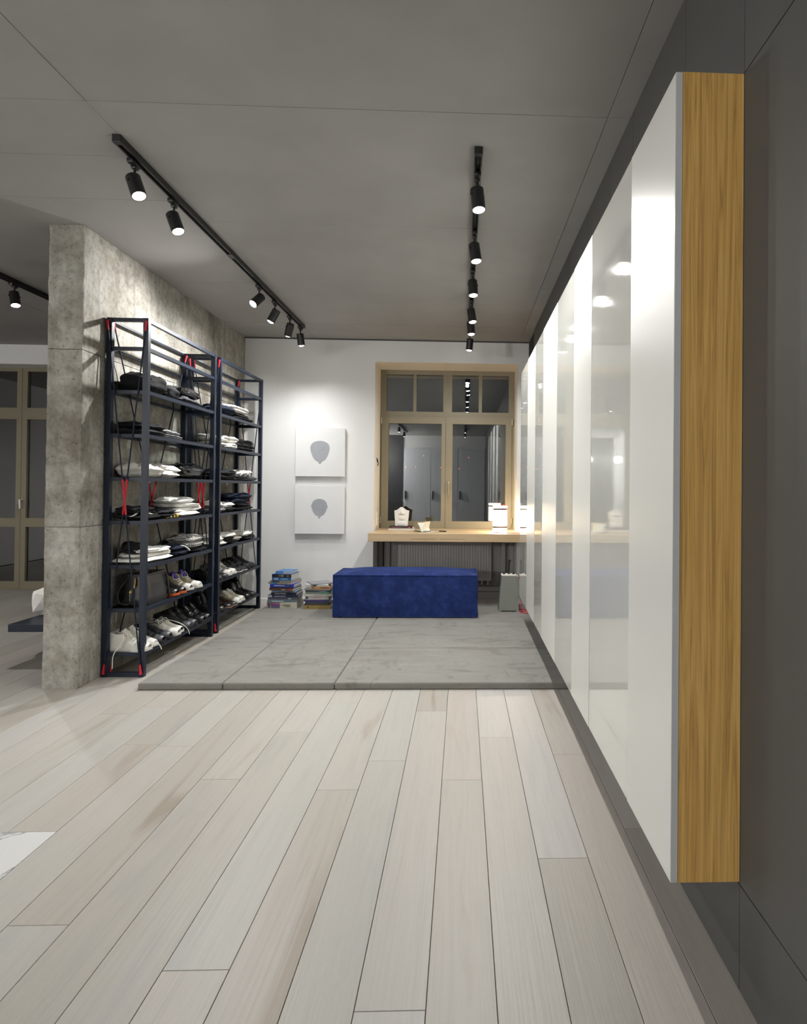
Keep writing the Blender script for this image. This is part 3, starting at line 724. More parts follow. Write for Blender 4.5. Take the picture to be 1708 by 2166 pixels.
# ================================================================== SHELVING UNITS
LEV = [0.146, 0.432, 0.714, 1.003, 1.286, 1.570, 1.855]
TOPR = [2.139, 2.329]
def shelving(y0, y1, label):
    t = thing('shelving_unit', label, 'shelf', (-2.194, y0, 0), group='steel and glass shelving units')
    xf, xb = -2.060 + 2.194, -2.328 + 2.194; L = y1 - y0; p = 0.034; r = 0.012
    for x in (xb, xf - p):
        for y in (0, L - p):
            MB().box(x, x + p, y, y + p, 0, 2.34).build('post', M_NAVY, t)
    for z in LEV + TOPR:
        zc = min(z, 2.328)
        MB().box(xf - 0.026, xf - 0.003, p, L - p, zc - r, zc + r).build('front_rail', M_NAVY, t)
        MB().box(xb + 0.004, xb + 0.018, p, L - p, zc - 0.007, zc + 0.007).build('back_rail', M_NAVY, t)
        for y in (0.004, L - 0.026):
            MB().box(xb + p, xf - p, y, y + 0.022, zc - r, zc + r).build('side_rail', M_NAVY, t)
    for y in (0.002, L - 0.028):
        MB().box(xb + p, xf - p, y, y + 0.026, 0.002, 0.030).build('base_rail', M_NAVY, t)
    for z in LEV:
        MB().box(xb + 0.018, xf - 0.026, 0.027, L - 0.027, z + 0.003, z + 0.011).build('glass_shelf', M_SHELFGLASS, t)
    def rod(a, b, off):
        a, b = Vector(a), Vector(b); d = (b - a).normalized()
        ro = MB().tube([a, b], 0.0046, 8).build('brace_rod', M_NAVY, t, True)
        c = (a + b) / 2; h = 0.115
        MB().tube([c - d * h, c + d * h], 0.0060, 8).build('red_sleeve', M_RED, ro, True)
        for e, s in ((a, 1), (b, -1)):
            MB().tube([e - d * s * 0.004, e + d * s * 0.012, e + d * s * 0.06], lambda u: 0.010 - 0.004 * u, 8).build('red_tip', M_RED, ro, True)
    zt_, zb_ = 2.315, 0.025
    for y, o in ((-0.007, -1), (L + 0.007, 1)):
        rod((xb + 0.012, y - 0.004, zt_), (xf - 0.012, y - 0.004, zb_), 0); rod((xf - 0.012, y + 0.006, zt_), (xb + 0.012, y + 0.006, zb_), 0)
    rod((xb + 0.024, 0.04, zt_), (xb + 0.024, L - 0.04, zb_), 0); rod((xb + 0.036, L - 0.04, zt_), (xb + 0.036, 0.04, zb_), 0)
    return t
shelving(4.242, 5.400, 'tall navy steel and glass shelving unit nearer the viewer')
shelving(5.492, 6.645, 'tall navy steel and glass shelving unit next to the back wall')

# ================================================================== CLOTHES
C_BLACK = cloth('black cotton', (0.013, 0.013, 0.014)); C_CHAR = cloth('charcoal wool', (0.024, 0.025, 0.028)); C_NAVY = cloth('navy cotton', (0.018, 0.024, 0.042))
C_WHITE = cloth('white cotton', (0.80, 0.79, 0.75)); C_OFF = cloth('off white cotton', (0.66, 0.64, 0.58)); C_GREY = cloth('light grey jersey', (0.22, 0.225, 0.24)); C_MID = cloth('mid grey jersey', (0.055, 0.056, 0.062))
C_PUFF = cloth('glossy black nylon', (0.010, 0.010, 0.011), 0.22, gloss=0.4, sheen=0); C_STRIPE = cloth('black and white striped knit', (0.62, 0.61, 0.57), stripes=((0.03, 0.03, 0.03), 13, 'Y', 0.5))
C_YEL = simple('yellow stripe', (0.70, 0.42, 0.05), 0.8); C_BEIGE = cloth('beige canvas', (0.40, 0.36, 0.27))
def pillow(w, d, h, seed, wr=0.010, e1=0.55, e2=0.5, nu=64, nv=20, ridge=1.0):
    """folded cloth: a squashed superquadric with a wavy outline, folded layers at its rim and creases on top"""
    m = MB(); sp = lambda c, e: math.copysign(abs(c) ** e, c); rings = []
    ns = lambda a, b, c: noise.noise((a, b, c))
    for j in range(nv + 1):
        ph = -PI / 2 + PI * j / nv; ring = []
        for i in range(nu):
            th = 2 * PI * i / nu; ct, st = math.cos(th), math.sin(th)
            cp, sn = sp(math.cos(ph), e1), sp(math.sin(ph), e1 * 1.25)
            x = w / 2 * cp * sp(ct, e2); y = d / 2 * cp * sp(st, e2); z = h / 2 * sn
            o = 1 + 0.15 * ns(ct * 1.3 + seed, st * 1.3, seed * 0.7) + 0.06 * ns(ct * 4 + seed, st * 4, seed + z * 40)
            x *= o; y *= o
            wx, wy = x + 0.03 * ns(x * 12, y * 12, seed), y + 0.03 * ns(y * 12, x * 12, seed + 5)
            n1 = ns(x * 7 + seed * 3.1, y * 7, seed)                       # slow swell: sags and bulges
            n2 = 1 - abs(ns(wx * 16 + seed, wy * 9 + seed * 2, seed * 1.7)) * 2  # ridges
            n3 = 1 - abs(ns(wx * 30 - wy * 18 + seed, wy * 34 + wx * 16, seed * 0.3)) * 2
            k = max(0.0, z / h + 0.5)
            z += k * (n1 * h * 0.34 + n2 * wr * 0.85 * ridge + n3 * wr * 0.5 * ridge)
            rim = (1 - abs(math.sin(ph))) * 0.010 * math.sin(z / max(h, 0.02) * 11 + seed + 1.5 * ns(ct * 2, st * 2, seed))
            r = math.hypot(x, y) or 1
            x += rim * x / r; y += rim * y / r
            ring.append((x, y, max(0.0, z + h / 2)))
        rings.append(ring)
    m.ring_loft(rings); return m
SEED = [1.0]
def garment(name, label, cat, y0, y1, lev, h, mats, x0=-2.315, x1=-2.075, z_off=0.0, rz=0.0, wr=0.010, group='folded clothes on the glass shelves', folds=1, taper=0.93, e1=0.75):
    SEED[0] += 1.37
    cx, cy = (x0 + x1) / 2, (y0 + y1) / 2
    t = thing(name, label, cat, (cx, cy, lev + 0.0112 + z_off), rz, group)
    if not isinstance(mats, (list, tuple)): mats = [mats] * folds
    n = len(mats); hz = h / n
    for i, mt in enumerate(mats):
        SEED[0] += 0.9; k = taper ** i
        pillow((x1 - x0) * k * 0.96, (y1 - y0) * k * 0.93, hz * (1.12 if n > 1 else 1.0), SEED[0], wr * (0.55 + 0.45 * (i == n - 1)), e1).build('fold', mt, t, True, (random.uniform(-.008, .008), random.uniform(-.018, .018), i * hz * 0.93), (random.uniform(-.03, .03) * i, 0, random.uniform(-.12, .12)))
    return t
U = LEV
# level 7 (top glass shelf)
garment('folded_coat', 'black hooded coat bunched at the near end of the top glass shelf', 'clothing', 4.30, 4.60, U[6], 0.125, C_BLACK, wr=0.02)
garment('folded_sweater', 'charcoal wool sweater beside the black coat on the top glass shelf', 'clothing', 4.56, 4.86, U[6], 0.10, C_CHAR, wr=0.008)
garment('folded_trousers', 'mid grey trousers folded under the shiny puffer jacket', 'clothing', 4.82, 5.30, U[6], 0.055, C_MID, wr=0.008)
garment('puffer_jacket', 'shiny black puffer jacket on top of folded grey trousers', 'clothing', 4.80, 5.26, U[6], 0.075, C_PUFF, z_off=0.052, wr=0.016)
garment('folded_sweater', 'navy sweater on the top glass shelf next to a white shirt', 'clothing', 5.53, 5.93, U[6], 0.085, C_NAVY, wr=0.012)
garment('folded_jeans', 'black jeans under a white shirt on the top glass shelf', 'clothing', 5.92, 6.44, U[6], 0.065, [C_BLACK, C_CHAR])
garment('folded_shirt', 'crumpled white shirt lying on black jeans on the top glass shelf', 'clothing', 5.80, 6.40, U[6], 0.065, C_WHITE, z_off=0.062, wr=0.015)
# level 6
garment('folded_jacket', 'black jacket thrown over grey jersey on the second glass shelf from the top', 'clothing', 4.28, 4.60, U[5], 0.085, [C_CHAR, C_BLACK], wr=0.018)
garment('folded_jersey', 'light grey jersey top beside the thrown black jacket', 'clothing', 4.56, 4.88, U[5], 0.055, [C_GREY, C_GREY], wr=0.014)
garment('folded_shirt', 'off-white crumpled shirt behind the posts on the second glass shelf from the top', 'clothing', 5.53, 5.78, U[5], 0.10, [C_OFF, C_WHITE], wr=0.016)
garment('folded_hoodie', 'bright white hoodie between the off-white shirt and a black jacket', 'clothing', 5.76, 6.10, U[5], 0.115, [C_WHITE, C_WHITE], wr=0.014)
garment('folded_jacket', 'black jacket at the wall end of the second glass shelf from the top', 'clothing', 6.08, 6.56, U[5], 0.105, [C_BLACK, C_CHAR, C_BLACK], wr=0.016)
# level 5
garment('folded_shirt', 'pale grey crumpled shirt at the near end above the red rod sleeves', 'clothing', 4.29, 4.56, U[4], 0.085, C_OFF, wr=0.022)
garment('folded_shirt', 'bright white shirt beside the black puffer vest', 'clothing', 4.54, 4.86, U[4], 0.085, [C_WHITE, C_WHITE], wr=0.014)
garment('puffer_vest', 'black quilted vest beside the bright white shirt', 'clothing', 4.84, 5.34, U[4], 0.10, C_PUFF, wr=0.020)
garment('folded_trousers', 'charcoal trousers next to a white hooded top with drawcords', 'clothing', 5.53, 6.06, U[4], 0.09, [C_BLACK, C_CHAR], wr=0.010)
gt = garment('folded_hoodie', 'white hooded top with drawcords lying over grey jersey', 'clothing', 6.04, 6.60, U[4], 0.09, [C_MID, C_GREY, C_WHITE], wr=0.016)
MB().tube([(0.10, -0.22, 0.05), (0.115, -0.16, 0.075), (0.10, -0.10, 0.045), (0.12, -0.05, 0.07), (0.115, 0.02, 0.03)], 0.004, 6, smooth=5).build('drawcord', C_WHITE, gt, True)
# level 4
gt = garment('folded_sweatshirt', 'black sweatshirt with white trim at the near end beside the red sleeves', 'clothing', 4.28, 4.52, U[3], 0.075, [C_BLACK, C_BLACK], wr=0.016)
MB().tube([(0.02, -0.09, 0.062), (0.08, -0.06, 0.055), (0.108, 0.0, 0.035), (0.09, 0.07, 0.03)], 0.005, 6, smooth=5).build('white_trim', C_WHITE, gt, True)
MB().tube([(-0.07, -0.105, 0.02), (0.02, -0.122, 0.025), (0.06, -0.10, 0.055)], 0.005, 6, smooth=5).build('white_trim', C_WHITE, gt, True)
gt = garment('folded_shirt', 'black shirt with yellow and white cuff stripes beside folded white jeans', 'clothing', 4.52, 4.80, U[3], 0.055, [C_BLACK, C_CHAR], wr=0.008)
for i in range(4):
    MB().rbox(0.105, 0.122, -0.085 + i * 0.052, -0.058 + i * 0.052, 0.004, 0.026, 0.004, 2).build('stripe', C_YEL if i % 2 == 0 or i == 3 else C_WHITE, gt, True)
garment('folded_jeans', 'white jeans in two thick folds under another white pair', 'clothing', 4.72, 5.30, U[3], 0.065, [C_OFF, C_WHITE], wr=0.010, x1=-2.08)
garment('folded_jeans', 'white jeans lying on top of another white pair', 'clothing', 4.76, 5.22, U[3], 0.070, [C_WHITE, C_WHITE], z_off=0.064, wr=0.012)
garment('folded_shirt', 'light grey shirt behind the posts beside the black jackets', 'clothing', 5.53, 5.72, U[3], 0.095, [C_GREY, C_OFF], wr=0.014)
garment('folded_shirt', 'white shirt in front of the stacked black jackets', 'clothing', 5.70, 5.98, U[3], 0.075, [C_CHAR, C_WHITE], wr=0.012)
garment('folded_jacket', 'black padded jacket at the bottom of the jacket stack', 'clothing', 5.96, 6.54, U[3], 0.075, [C_BLACK, C_CHAR], wr=0.014)
garment('folded_jacket', 'navy-black jacket on top of the jacket stack', 'clothing', 5.92, 6.54, U[3], 0.075, [C_NAVY, C_NAVY], z_off=0.072, wr=0.014)
# level 3
gt = garment('folded_shirt', 'white shirt with a black collar at the near end above the handbag', 'clothing', 4.28, 4.76, U[2], 0.09, [C_WHITE, C_OFF, C_WHITE], wr=0.014)
cl = pillow(0.12, 0.16, 0.045, 3.3, 0.012); cl.build('collar', C_BLACK, gt, True, (-0.03, -0.11, 0.075), (0.25, 0.1, 0.4))
gt = garment('folded_tee', 'dark navy tee with a white curved print between white shirt and striped sweater', 'clothing', 4.72, 5.02, U[2], 0.075, [C_NAVY, C_NAVY], wr=0.010)
MB().tube([(0.06, 0.01, 0.072), (0.10, 0.05, 0.062), (0.118, 0.09, 0.03)], 0.006, 6, smooth=5).build('white_print', C_WHITE, gt, True)
garment('folded_trousers', 'black trousers under the striped sweater', 'clothing', 4.98, 5.35, U[2], 0.035, C_BLACK, wr=0.006)
garment('striped_sweater', 'black and white striped knit sweater on black trousers', 'clothing', 4.96, 5.34, U[2], 0.085, [C_STRIPE, C_STRIPE], z_off=0.033, wr=0.014)
garment('folded_shirt', 'off-white shirt behind the posts one shelf above the shoes', 'clothing', 5.53, 5.72, U[2], 0.085, [C_OFF, C_WHITE], wr=0.014)
garment('folded_sweater', 'black knit sweater with a white lining one shelf above the shoes', 'clothing', 5.72, 6.06, U[2], 0.085, [C_BLACK, C_BLACK, C_WHITE], wr=0.014)
garment('folded_scarf', 'white knotted scarf on a dark cloth at the wall end', 'clothing', 6.22, 6.58, U[2], 0.065, [C_CHAR, C_WHITE], wr=0.020)
garment('canvas_bag', 'flat beige canvas pouch leaning between sweater and scarf', 'bag', 6.02, 6.28, U[2], 0.085, [C_WHITE, C_BEIGE], wr=0.008, x0=-2.31, x1=-2.11)

# ---- handbag
bag = thing('handbag', 'structured black leather handbag with gold hardware on the lower glass shelf', 'handbag', (-2.185, 4.515, U[1] + 0.0112))
M_LEATHER = simple('black leather', (0.020, 0.020, 0.021), 0.30, bump=0.12, scale=120, spec=0.6)
rings = []
for k in range(9):
    z = 0.20 * k / 8; sx = 0.098 - 0.034 * (k / 8) - (0.006 if k == 0 else 0); sy = 0.150 - 0.012 * (k / 8) - (0.006 if k == 0 else 0); n = 40; ring = []
    for i in range(n):
        a = 2 * PI * i / n; c, s_ = math.cos(a), math.sin(a)
        ring.append((sx * math.copysign(abs(c) ** 0.28, c), sy * math.copysign(abs(s_) ** 0.28, s_), z))
    rings.append(ring)
MB().ring_loft(rings).build('body', M_LEATHER, bag, True)
for x in (-0.05, 0.05):
    MB().tube([(x, -0.075, 0.19), (x * 0.8, -0.065, 0.235), (x * 0.6, 0, 0.252), (x * 0.8, 0.065, 0.235), (x, 0.075, 0.19)], 0.0065, 8, smooth=6).build('handle', M_LEATHER, bag, True)
    for y in (-0.075, 0.075): MB().tube([(x - 0.004, y, 0.185), (x + 0.004, y, 0.205)], 0.010, 8).build('handle_ring', M_GOLD, bag, True)
fl = MB().rbox(-0.070, 0.072, -0.142, 0.142, 0.192, 0.207, 0.006, 3).build('flap', M_LEATHER, bag, True)
MB().tube([(0.074, 0.135, 0.19), (0.088, 0.142, 0.10), (0.098, 0.146, 0.012)], 0.007, 8).build('edge_binding', M_LEATHER, bag, True)
MB().tube([(0.0, -0.150, 0.185), (0.005, -0.164, 0.15), (0.0, -0.160, 0.12)], 0.006, 8).build('clasp', M_GOLD, bag, True)
tas = MB().lathe([(0.006, 0.11), (0.012, 0.10), (0.014, 0.03), (0.010, 0.028)], 12, Matrix.Translation((-0.02, -0.165, 0))).build('tassel', M_LEATHER, bag, True)
MB().lathe([(0.008, 0.105), (0.013, 0.10), (0.013, 0.085)], 12, Matrix.Translation((-0.02, -0.165, 0))).build('tassel_cap', M_GOLD, tas, True)
MB().tube([(-0.05, -0.14, 0.18), (-0.095, -0.17, 0.10), (-0.09, -0.175, 0.03), (-0.05, -0.17, 0.007), (0.0, -0.165, 0.02)], 0.005, 8, smooth=5).build('shoulder_strap', M_LEATHER, bag, True)

# ================================================================== SHOES
def lerp(tab, t):
    for (a, x), (b, y) in zip(tab, tab[1:]):
        if t <= b:
            u = (t - a) / (b - a); u = u * u * (3 - 2 * u)
            return x + (y - x) * u
    return tab[-1][1]
KIND = {
 'sneaker': dict(L=0.285, sole=0.026, w=[(0, .026), (.06, .034), (.2, .036), (.4, .035), (.6, .042), (.75, .046), (.88, .041), (.96, .033), (1, .019)],
                 h=[(0, .070), (.1, .078), (.28, .062), (.42, .072), (.55, .064), (.7, .046), (.85, .036), (.95, .033), (1, .026)], o=[(0, .0), (.05, .012), (.1, .022), (.35, .024), (.46, .006), (.5, 0), (1, 0)]),
 'hightop': dict(L=0.290, sole=0.026, w=[(0, .028), (.06, .036), (.2, .039), (.4, .038), (.6, .044), (.75, .047), (.88, .043), (.96, .035), (1, .020)],
                 h=[(0, .088), (.1, .098), (.26, .088), (.42, .090), (.55, .070), (.7, .046), (.85, .036), (.95, .034), (1, .027)], o=[(0, .0), (.05, .015), (.1, .027), (.35, .029), (.46, .007), (.5, 0), (1, 0)]),
 'boot': dict(L=0.285, sole=0.022, w=[(0, .026), (.06, .036), (.2, .038), (.4, .036), (.6, .040), (.75, .043), (.88, .038), (.96, .030), (1, .018)],
                 h=[(0, .140), (.1, .146), (.25, .142), (.40, .132), (.50, .078), (.62, .052), (.85, .036), (.95, .032), (1, .025)], o=[(0, .0), (.05, .017), (.1, .028), (.33, .029), (.42, .006), (.46, 0), (1, 0)]),
 'oxford': dict(L=0.290, sole=0.016, w=[(0, .024), (.06, .032), (.2, .033), (.4, .031), (.6, .040), (.75, .043), (.88, .036), (.96, .027), (1, .015)],
                 h=[(0, .058), (.1, .064), (.28, .052), (.42, .060), (.55, .056), (.7, .042), (.85, .036), (.95, .031), (1, .023)], o=[(0, .0), (.05, .012), (.1, .021), (.35, .022), (.46, .005), (.5, 0), (1, 0)]),
}
SHOE_CACHE = {}
def shoe_meshes(kind):
    if kind in SHOE_CACHE: return SHOE_CACHE[kind]
    K = KIND[kind]; L = K['L']; d = {}; zs = K['sole'] - 0.004
    def station(t, grow=0.0):
        w, h, o = lerp(K['w'], t) + grow, lerp(K['h'], t) + grow, lerp(K['o'], t)
        x = L * t; bend = 0.006 * math.sin(PI * t)
        inn = 0.003 if o > 0.002 else 0.0
        P = [(-w, 0), (-w * 1.03, h * .30), (-(o + (w - o) * .78), h * .68), (-(o + (w - o) * .35), h * .92), (-o, h), (-max(o - inn, 0), h - inn), (-max(o - inn, 0) * .95, h * .55 if o > .002 else h - .001), (0, h * .40 if o > .002 else h - .0012)]
        P = P + [(-a, b) for a, b in P[-2::-1]]
        return [(x, y + bend, zs + z) for y, z in P]
    ts = [0, .03, .06, .1, .15, .2, .26, .32, .37, .41, .44, .47, .5, .55, .6, .66, .72, .78, .84, .89, .93, .96, .985, 1.0]
    m = MB(); m.ring_loft([station(t) for t in ts], True, True); d['upper'] = m.v[:], m.f[:]
    m = MB(); m.ring_loft([station(t, 0.0012) for t in (.80, .84, .89, .93, .96, .985, 1.0)], True, True); d['toe_cap'] = m.v[:], m.f[:]
    rings = []
    for t in [0, .02, .06, .15, .3, .45, .6, .72, .84, .92, .97, 1.0]:
        w = lerp(K['w'], t) + 0.005; x = -0.004 + (L + 0.008) * t; bend = 0.006 * math.sin(PI * t); lift = 0.010 * max(0, (t - .8) / .2) ** 2
        zt_ = K['sole']
        if kind in ('oxford', 'boot') and .32 < t < .62: zb_ = 0.008
        else: zb_ = 0.0
        rings.append([(x, -w * .94 + bend, zb_ + lift), (x, -w + bend, zb_ + .004 + lift), (x, -w + bend, zt_), (x, w + bend, zt_), (x, w + bend, zb_ + .004 + lift), (x, w * .94 + bend, zb_ + lift)])
    m = MB(); m.ring_loft(rings); d['sole'] = m.v[:], m.f[:]
    m = MB()
    for i, t in enumerate((.44, .49, .54, .59, .64)):
        w, h = lerp(K['w'], t), lerp(K['h'], t); x = L * t
        m.tube([(x, -w * .52, zs + h * .90), (x + .004, 0, zs + h + .0035), (x, w * .52, zs + h * .90)], 0.0028, 5, smooth=3)
    h = lerp(K['h'], .42); x = L * .42
    m.tube([(x, 0, zs + h + .004), (x + .02, -.022, zs + h + .012), (x + .035, -.034, zs + h - .012), (x + .045, -.038, zs + h - .026)], 0.0022, 5, smooth=4)
    m.tube([(x, 0, zs + h + .004), (x + .018, .020, zs + h + .012), (x + .03, .034, zs + h - .010), (x + .03, .042, zs + h - .028)], 0.0022, 5, smooth=4)
    d['lacing'] = m.v[:], m.f[:]
    m = MB(); h = lerp(K['h'], .3); m.tube([(L * .55, 0, zs + lerp(K['h'], .55) - .004), (L * .44, 0, zs + h + .006), (L * .38, 0, zs + h + .022)], lambda u: .014 + .006 * u, 8)
    m.v = [(a, b, c) for a, b, c in m.v]; d['tongue'] = m.v[:], m.f[:]
    m = MB()
    pts = [(L * .12, .020), (L * .20, .026), (L * .32, .030), (L * .46, .052)]
    for sgn in (-1, 1):
        low = []; high = []
        for k in range(9):
            u = k / 8; x = L * (.14 + .40 * u); zc = .022 + .040 * u ** 2.2 - .010 * math.sin(PI * u); th = .011 * math.sin(PI * min(1, .12 + u * .88)) * (1 - u * .7) + .0012
            w = lerp(K['w'], x / L) * 1.03 + .0016
            low.append((x, sgn * w + .006 * math.sin(PI * x / L), zs + zc - th)); high.append((x, sgn * (w - (.10 * th)) + .006 * math.sin(PI * x / L), zs + zc + th))
        n = len(low); m.add(low + high, [(i, i + 1, n + i + 1, n + i) for i in range(n - 1)])
    d['curved_tick'] = m.v[:], m.f[:]
    m = MB(); n = 5
    for sgn in (-1, 1):
        w = lerp(K['w'], .26) * .99 + .0008; hz = lerp(K['h'], .26)
        m.add([(L * .20, sgn * w, zs + .055), (L * .34, sgn * w, zs + .055), (L * .37, sgn * w * .80, zs + hz * .94), (L * .17, sgn * w * .80, zs + hz * .94)], [(0, 1, 2, 3)])
    d['elastic'] = m.v[:], m.f[:]
    SHOE_CACHE[kind] = d
    return d
SM_CACHE = {}
def shoe(name, kind, label, loc, rz, upper, sole, parts=(), group='shoes on the glass shelves'):
    d = shoe_meshes(kind); t = thing(name, label, 'shoe', loc, rz, group)
    def put(p, mat, par=t):
        key = (kind, p, mat.name)
        if key not in SM_CACHE:
            m = MB(); m.v, m.f = d[p][0], d[p][1]; SM_CACHE[key] = m.mesh(p, mat, True)
        return obj(p, SM_CACHE[key], par)
    put('sole', sole); u = put('upper', upper)
    for p, mat in parts: put(p, mat)
    return t
L_WHITE = simple('white canvas shoe', (0.66, 0.64, 0.58), 0.8, var=0.06, scale=40, bump=0.1); L_SOLEW = simple('white rubber', (0.70, 0.69, 0.65), 0.5)
L_BLK = simple('black shoe leather', (0.014, 0.014, 0.015), 0.28, spec=0.6, bump=0.08, scale=90); L_BLKM = simple('black mesh fabric', (0.014, 0.014, 0.016), 0.7, bump=0.2, scale=300)
L_SOLEB = simple('black rubber', (0.016, 0.016, 0.016), 0.6); L_TOE = simple('grey rubber toe', (0.075, 0.078, 0.085), 0.35); L_GREY = simple('grey mesh fabric', (0.26, 0.255, 0.24), 0.75, bump=0.15, scale=250)
L_BEIGE = simple('beige suede', (0.42, 0.37, 0.27), 0.85, var=0.06, scale=30); L_ORANGE = simple('orange rubber', (0.55, 0.10, 0.02), 0.6); L_PURPLE = simple('purple lining', (0.08, 0.04, 0.30), 0.7)
L_BROWN = simple('dark brown leather', (0.045, 0.022, 0.014), 0.3, spec=0.6); L_TAN = simple('tan leather sole', (0.42, 0.25, 0.15), 0.5); L_LACEW = simple('cream lace', (0.70, 0.67, 0.58), 0.85); L_LACEB = simple('black lace', (0.02, 0.02, 0.02), 0.8)
L_SILVER = simple('silver print', (0.42, 0.42, 0.40), 0.35)
def pair(name, kind, desc, y, lev, rz, upper, sole, parts, gap=0.108, x=-2.335, group='shoes on the glass shelves'):
    r = []
    for i, nm in enumerate(('nearer', 'farther')):
        r.append(shoe(name, kind, '%s, %s of its pair' % (desc, nm), (x + random.uniform(-.008, .012), y + (i - 0.5) * gap, lev + 0.0112), rz + random.uniform(-.06, .06), upper, sole, parts, group))
    return r
WL = (('lacing', L_LACEW), ('tongue', L_WHITE))
BL = (('lacing', L_LACEB), ('tongue', L_BLKM))
# lower unit, bottom shelf
pr = pair('canvas_sneaker', 'hightop', 'white canvas high-top sneaker with loose laces on the bottom shelf', 4.375, U[0], -0.10, L_WHITE, L_SOLEW, WL + (('toe_cap', L_SOLEW),), group='shoes on the bottom shelf')
MB().tube([(0.12, -0.02, 0.115), (0.14, -0.055, 0.085), (0.125, -0.075, 0.04), (0.10, -0.090, -0.01), (0.095, -0.092, -0.095)], 0.0032, 6, smooth=6).build('loose_lace', L_LACEW, pr[0], True)
MB().tube([(0.13, 0.0, 0.115), (0.19, 0.02, 0.075), (0.26, 0.03, 0.045), (0.30, 0.03, 0.004), (0.315, 0.025, -0.02)], 0.0032, 6, smooth=6).build('loose_lace', L_LACEW, pr[1], True)
pair('black_sneaker', 'sneaker', 'black sneaker with grey rubber toes beside the white high-tops', 4.595, U[0], -0.16, L_BLKM, L_SOLEB, BL + (('toe_cap', L_TOE),), group='shoes on the bottom shelf')
pr = pair('running_shoe', 'sneaker', 'white and grey running shoe with a trailing lace', 4.805, U[0], -0.16, L_WHITE, L_SOLEW, (('lacing', L_LACEW), ('tongue', L_GREY), ('toe_cap', L_SOLEW), ('curved_tick', L_GREY)), group='shoes on the bottom shelf')
MB().tube([(0.13, 0, 0.085), (0.19, -0.02, 0.10), (0.27, 0.0, 0.075), (0.31, 0.03, 0.03), (0.325, 0.035, -0.012)], 0.0030, 6, smooth=6).build('loose_lace', L_LACEW, pr[1], True)
pair('lace_up_boot', 'hightop', 'black lace-up boot with grey toe caps on the bottom shelf', 5.035, U[0], -0.14, L_BLKM, L_SOLEB, BL + (('toe_cap', L_TOE),), group='shoes on the bottom shelf')
pair('leather_boot', 'hightop', 'shiny black leather boot at the far end of the nearer unit', 5.255, U[0], -0.12, L_BLK, L_SOLEB, (('lacing', L_LACEB), ('tongue', L_BLK), ('toe_cap', L_BLK)), group='shoes on the bottom shelf')
# lower unit, second shelf
pair('trainer', 'sneaker', 'black trainer with orange sole beside the handbag', 4.815, U[1], -0.20, L_BLKM, L_ORANGE, BL + (('toe_cap', L_BLK),))
pair('trainer', 'hightop', 'beige trainer with purple lining beside the orange-soled trainers', 5.095, U[1], -0.20, L_BEIGE, L_SOLEW, (('lacing', L_LACEW), ('tongue', L_PURPLE), ('toe_cap', L_SOLEW)), gap=0.118)
# wall unit, second shelf
pair('leather_shoe', 'oxford', 'black leather shoe behind the posts of the wall-side unit', 5.625, U[1], -0.12, L_BLK, L_SOLEB, BL)
pair('running_shoe', 'sneaker', 'grey mesh running shoe with white toe among black shoes', 5.885, U[1], -0.18, L_GREY, L_SOLEW, (('lacing', L_LACEW), ('tongue', L_WHITE), ('toe_cap', L_SOLEW)))
pair('slim_sneaker', 'oxford', 'slim charcoal sneaker with a cream sole on the wall-side unit', 6.125, U[1], -0.16, L_BLKM, L_LACEW, BL)
pair('black_sneaker', 'sneaker', 'black sneaker with a silver curved tick mark', 6.395, U[1], -0.16, L_BLKM, L_SOLEB, BL + (('curved_tick', L_SILVER),))
# wall unit, bottom shelf
pair('leather_boot', 'boot', 'tall black leather boot behind the posts on the bottom shelf', 5.615, U[0], -0.10, L_BLK, L_SOLEB, (('lacing', L_LACEB), ('tongue', L_BLK)), group='shoes on the bottom shelf')
pair('leather_shoe', 'oxford', 'dark brown leather lace-up with a tan sole', 5.885, U[0], -0.16, L_BROWN, L_TAN, (('lacing', L_LACEB), ('tongue', L_BROWN), ('toe_cap', L_BLK)), group='shoes on the bottom shelf')
pair('running_shoe', 'sneaker', 'cream running shoe next to the ankle boots', 6.135, U[0], -0.16, L_BEIGE, L_SOLEW, (('lacing', L_LACEW), ('tongue', L_WHITE), ('toe_cap', L_SOLEW)), group='shoes on the bottom shelf')
pair('ankle_boot', 'boot', 'black pull-on ankle boot with elastic sides', 6.405, U[0], -0.14, L_BLK, L_SOLEB, (('elastic', C_CHAR),), group='shoes on the bottom shelf')

# ================================================================== BOOKS ON THE MAT
def bookmat(col, rough=0.4): return simple('book cover', col, rough, var=0.12, scale=14)
M_INK = simple('white ink', (0.8, 0.8, 0.8), 0.6); M_DARKINK = simple('dark ink', (0.03, 0.03, 0.03), 0.6)
def book(label, x, y, z, w, d, t, col, rz=0.0, text=None, ink=None, tsize=None, bands=(), flip=False, group='stacked books on the mat', cat='book', tx=0.0, name='book'):
    b = thing(name, label, cat, (x, y, z), rz, group); cm = bookmat(col); bt = min(0.0028, t * 0.18)
    m = MB(); m.box(-w / 2, w / 2, -d / 2, d / 2, 0, bt); m.box(-w / 2, w / 2, -d / 2, d / 2, t - bt, t); m.box(-w / 2, w / 2, -d / 2, -d / 2 + bt, bt, t - bt)
    c = m.build('cover', cm, b)
    MB().box(-w / 2 + 0.003, w / 2 - 0.003, -d / 2 + bt, d / 2 - 0.004, bt, t - bt).build('pages', M_PAGES, b)
    for (x0, x1, z0, z1, bc) in bands:
        MB().box(x0 * w, x1 * w, -d / 2 - 0.0006, -d / 2 + 0.001, z0 * t, z1 * t).build('spine_band', simple('spine print', bc, 0.5), c)
    if text:
        lettering(text, tsize or t * 0.7, ink or M_INK, c, (tx * w, -d / 2 - 0.0008, t / 2), (PI / 2, PI if flip else 0, 0), name='spine_lettering')
    return b
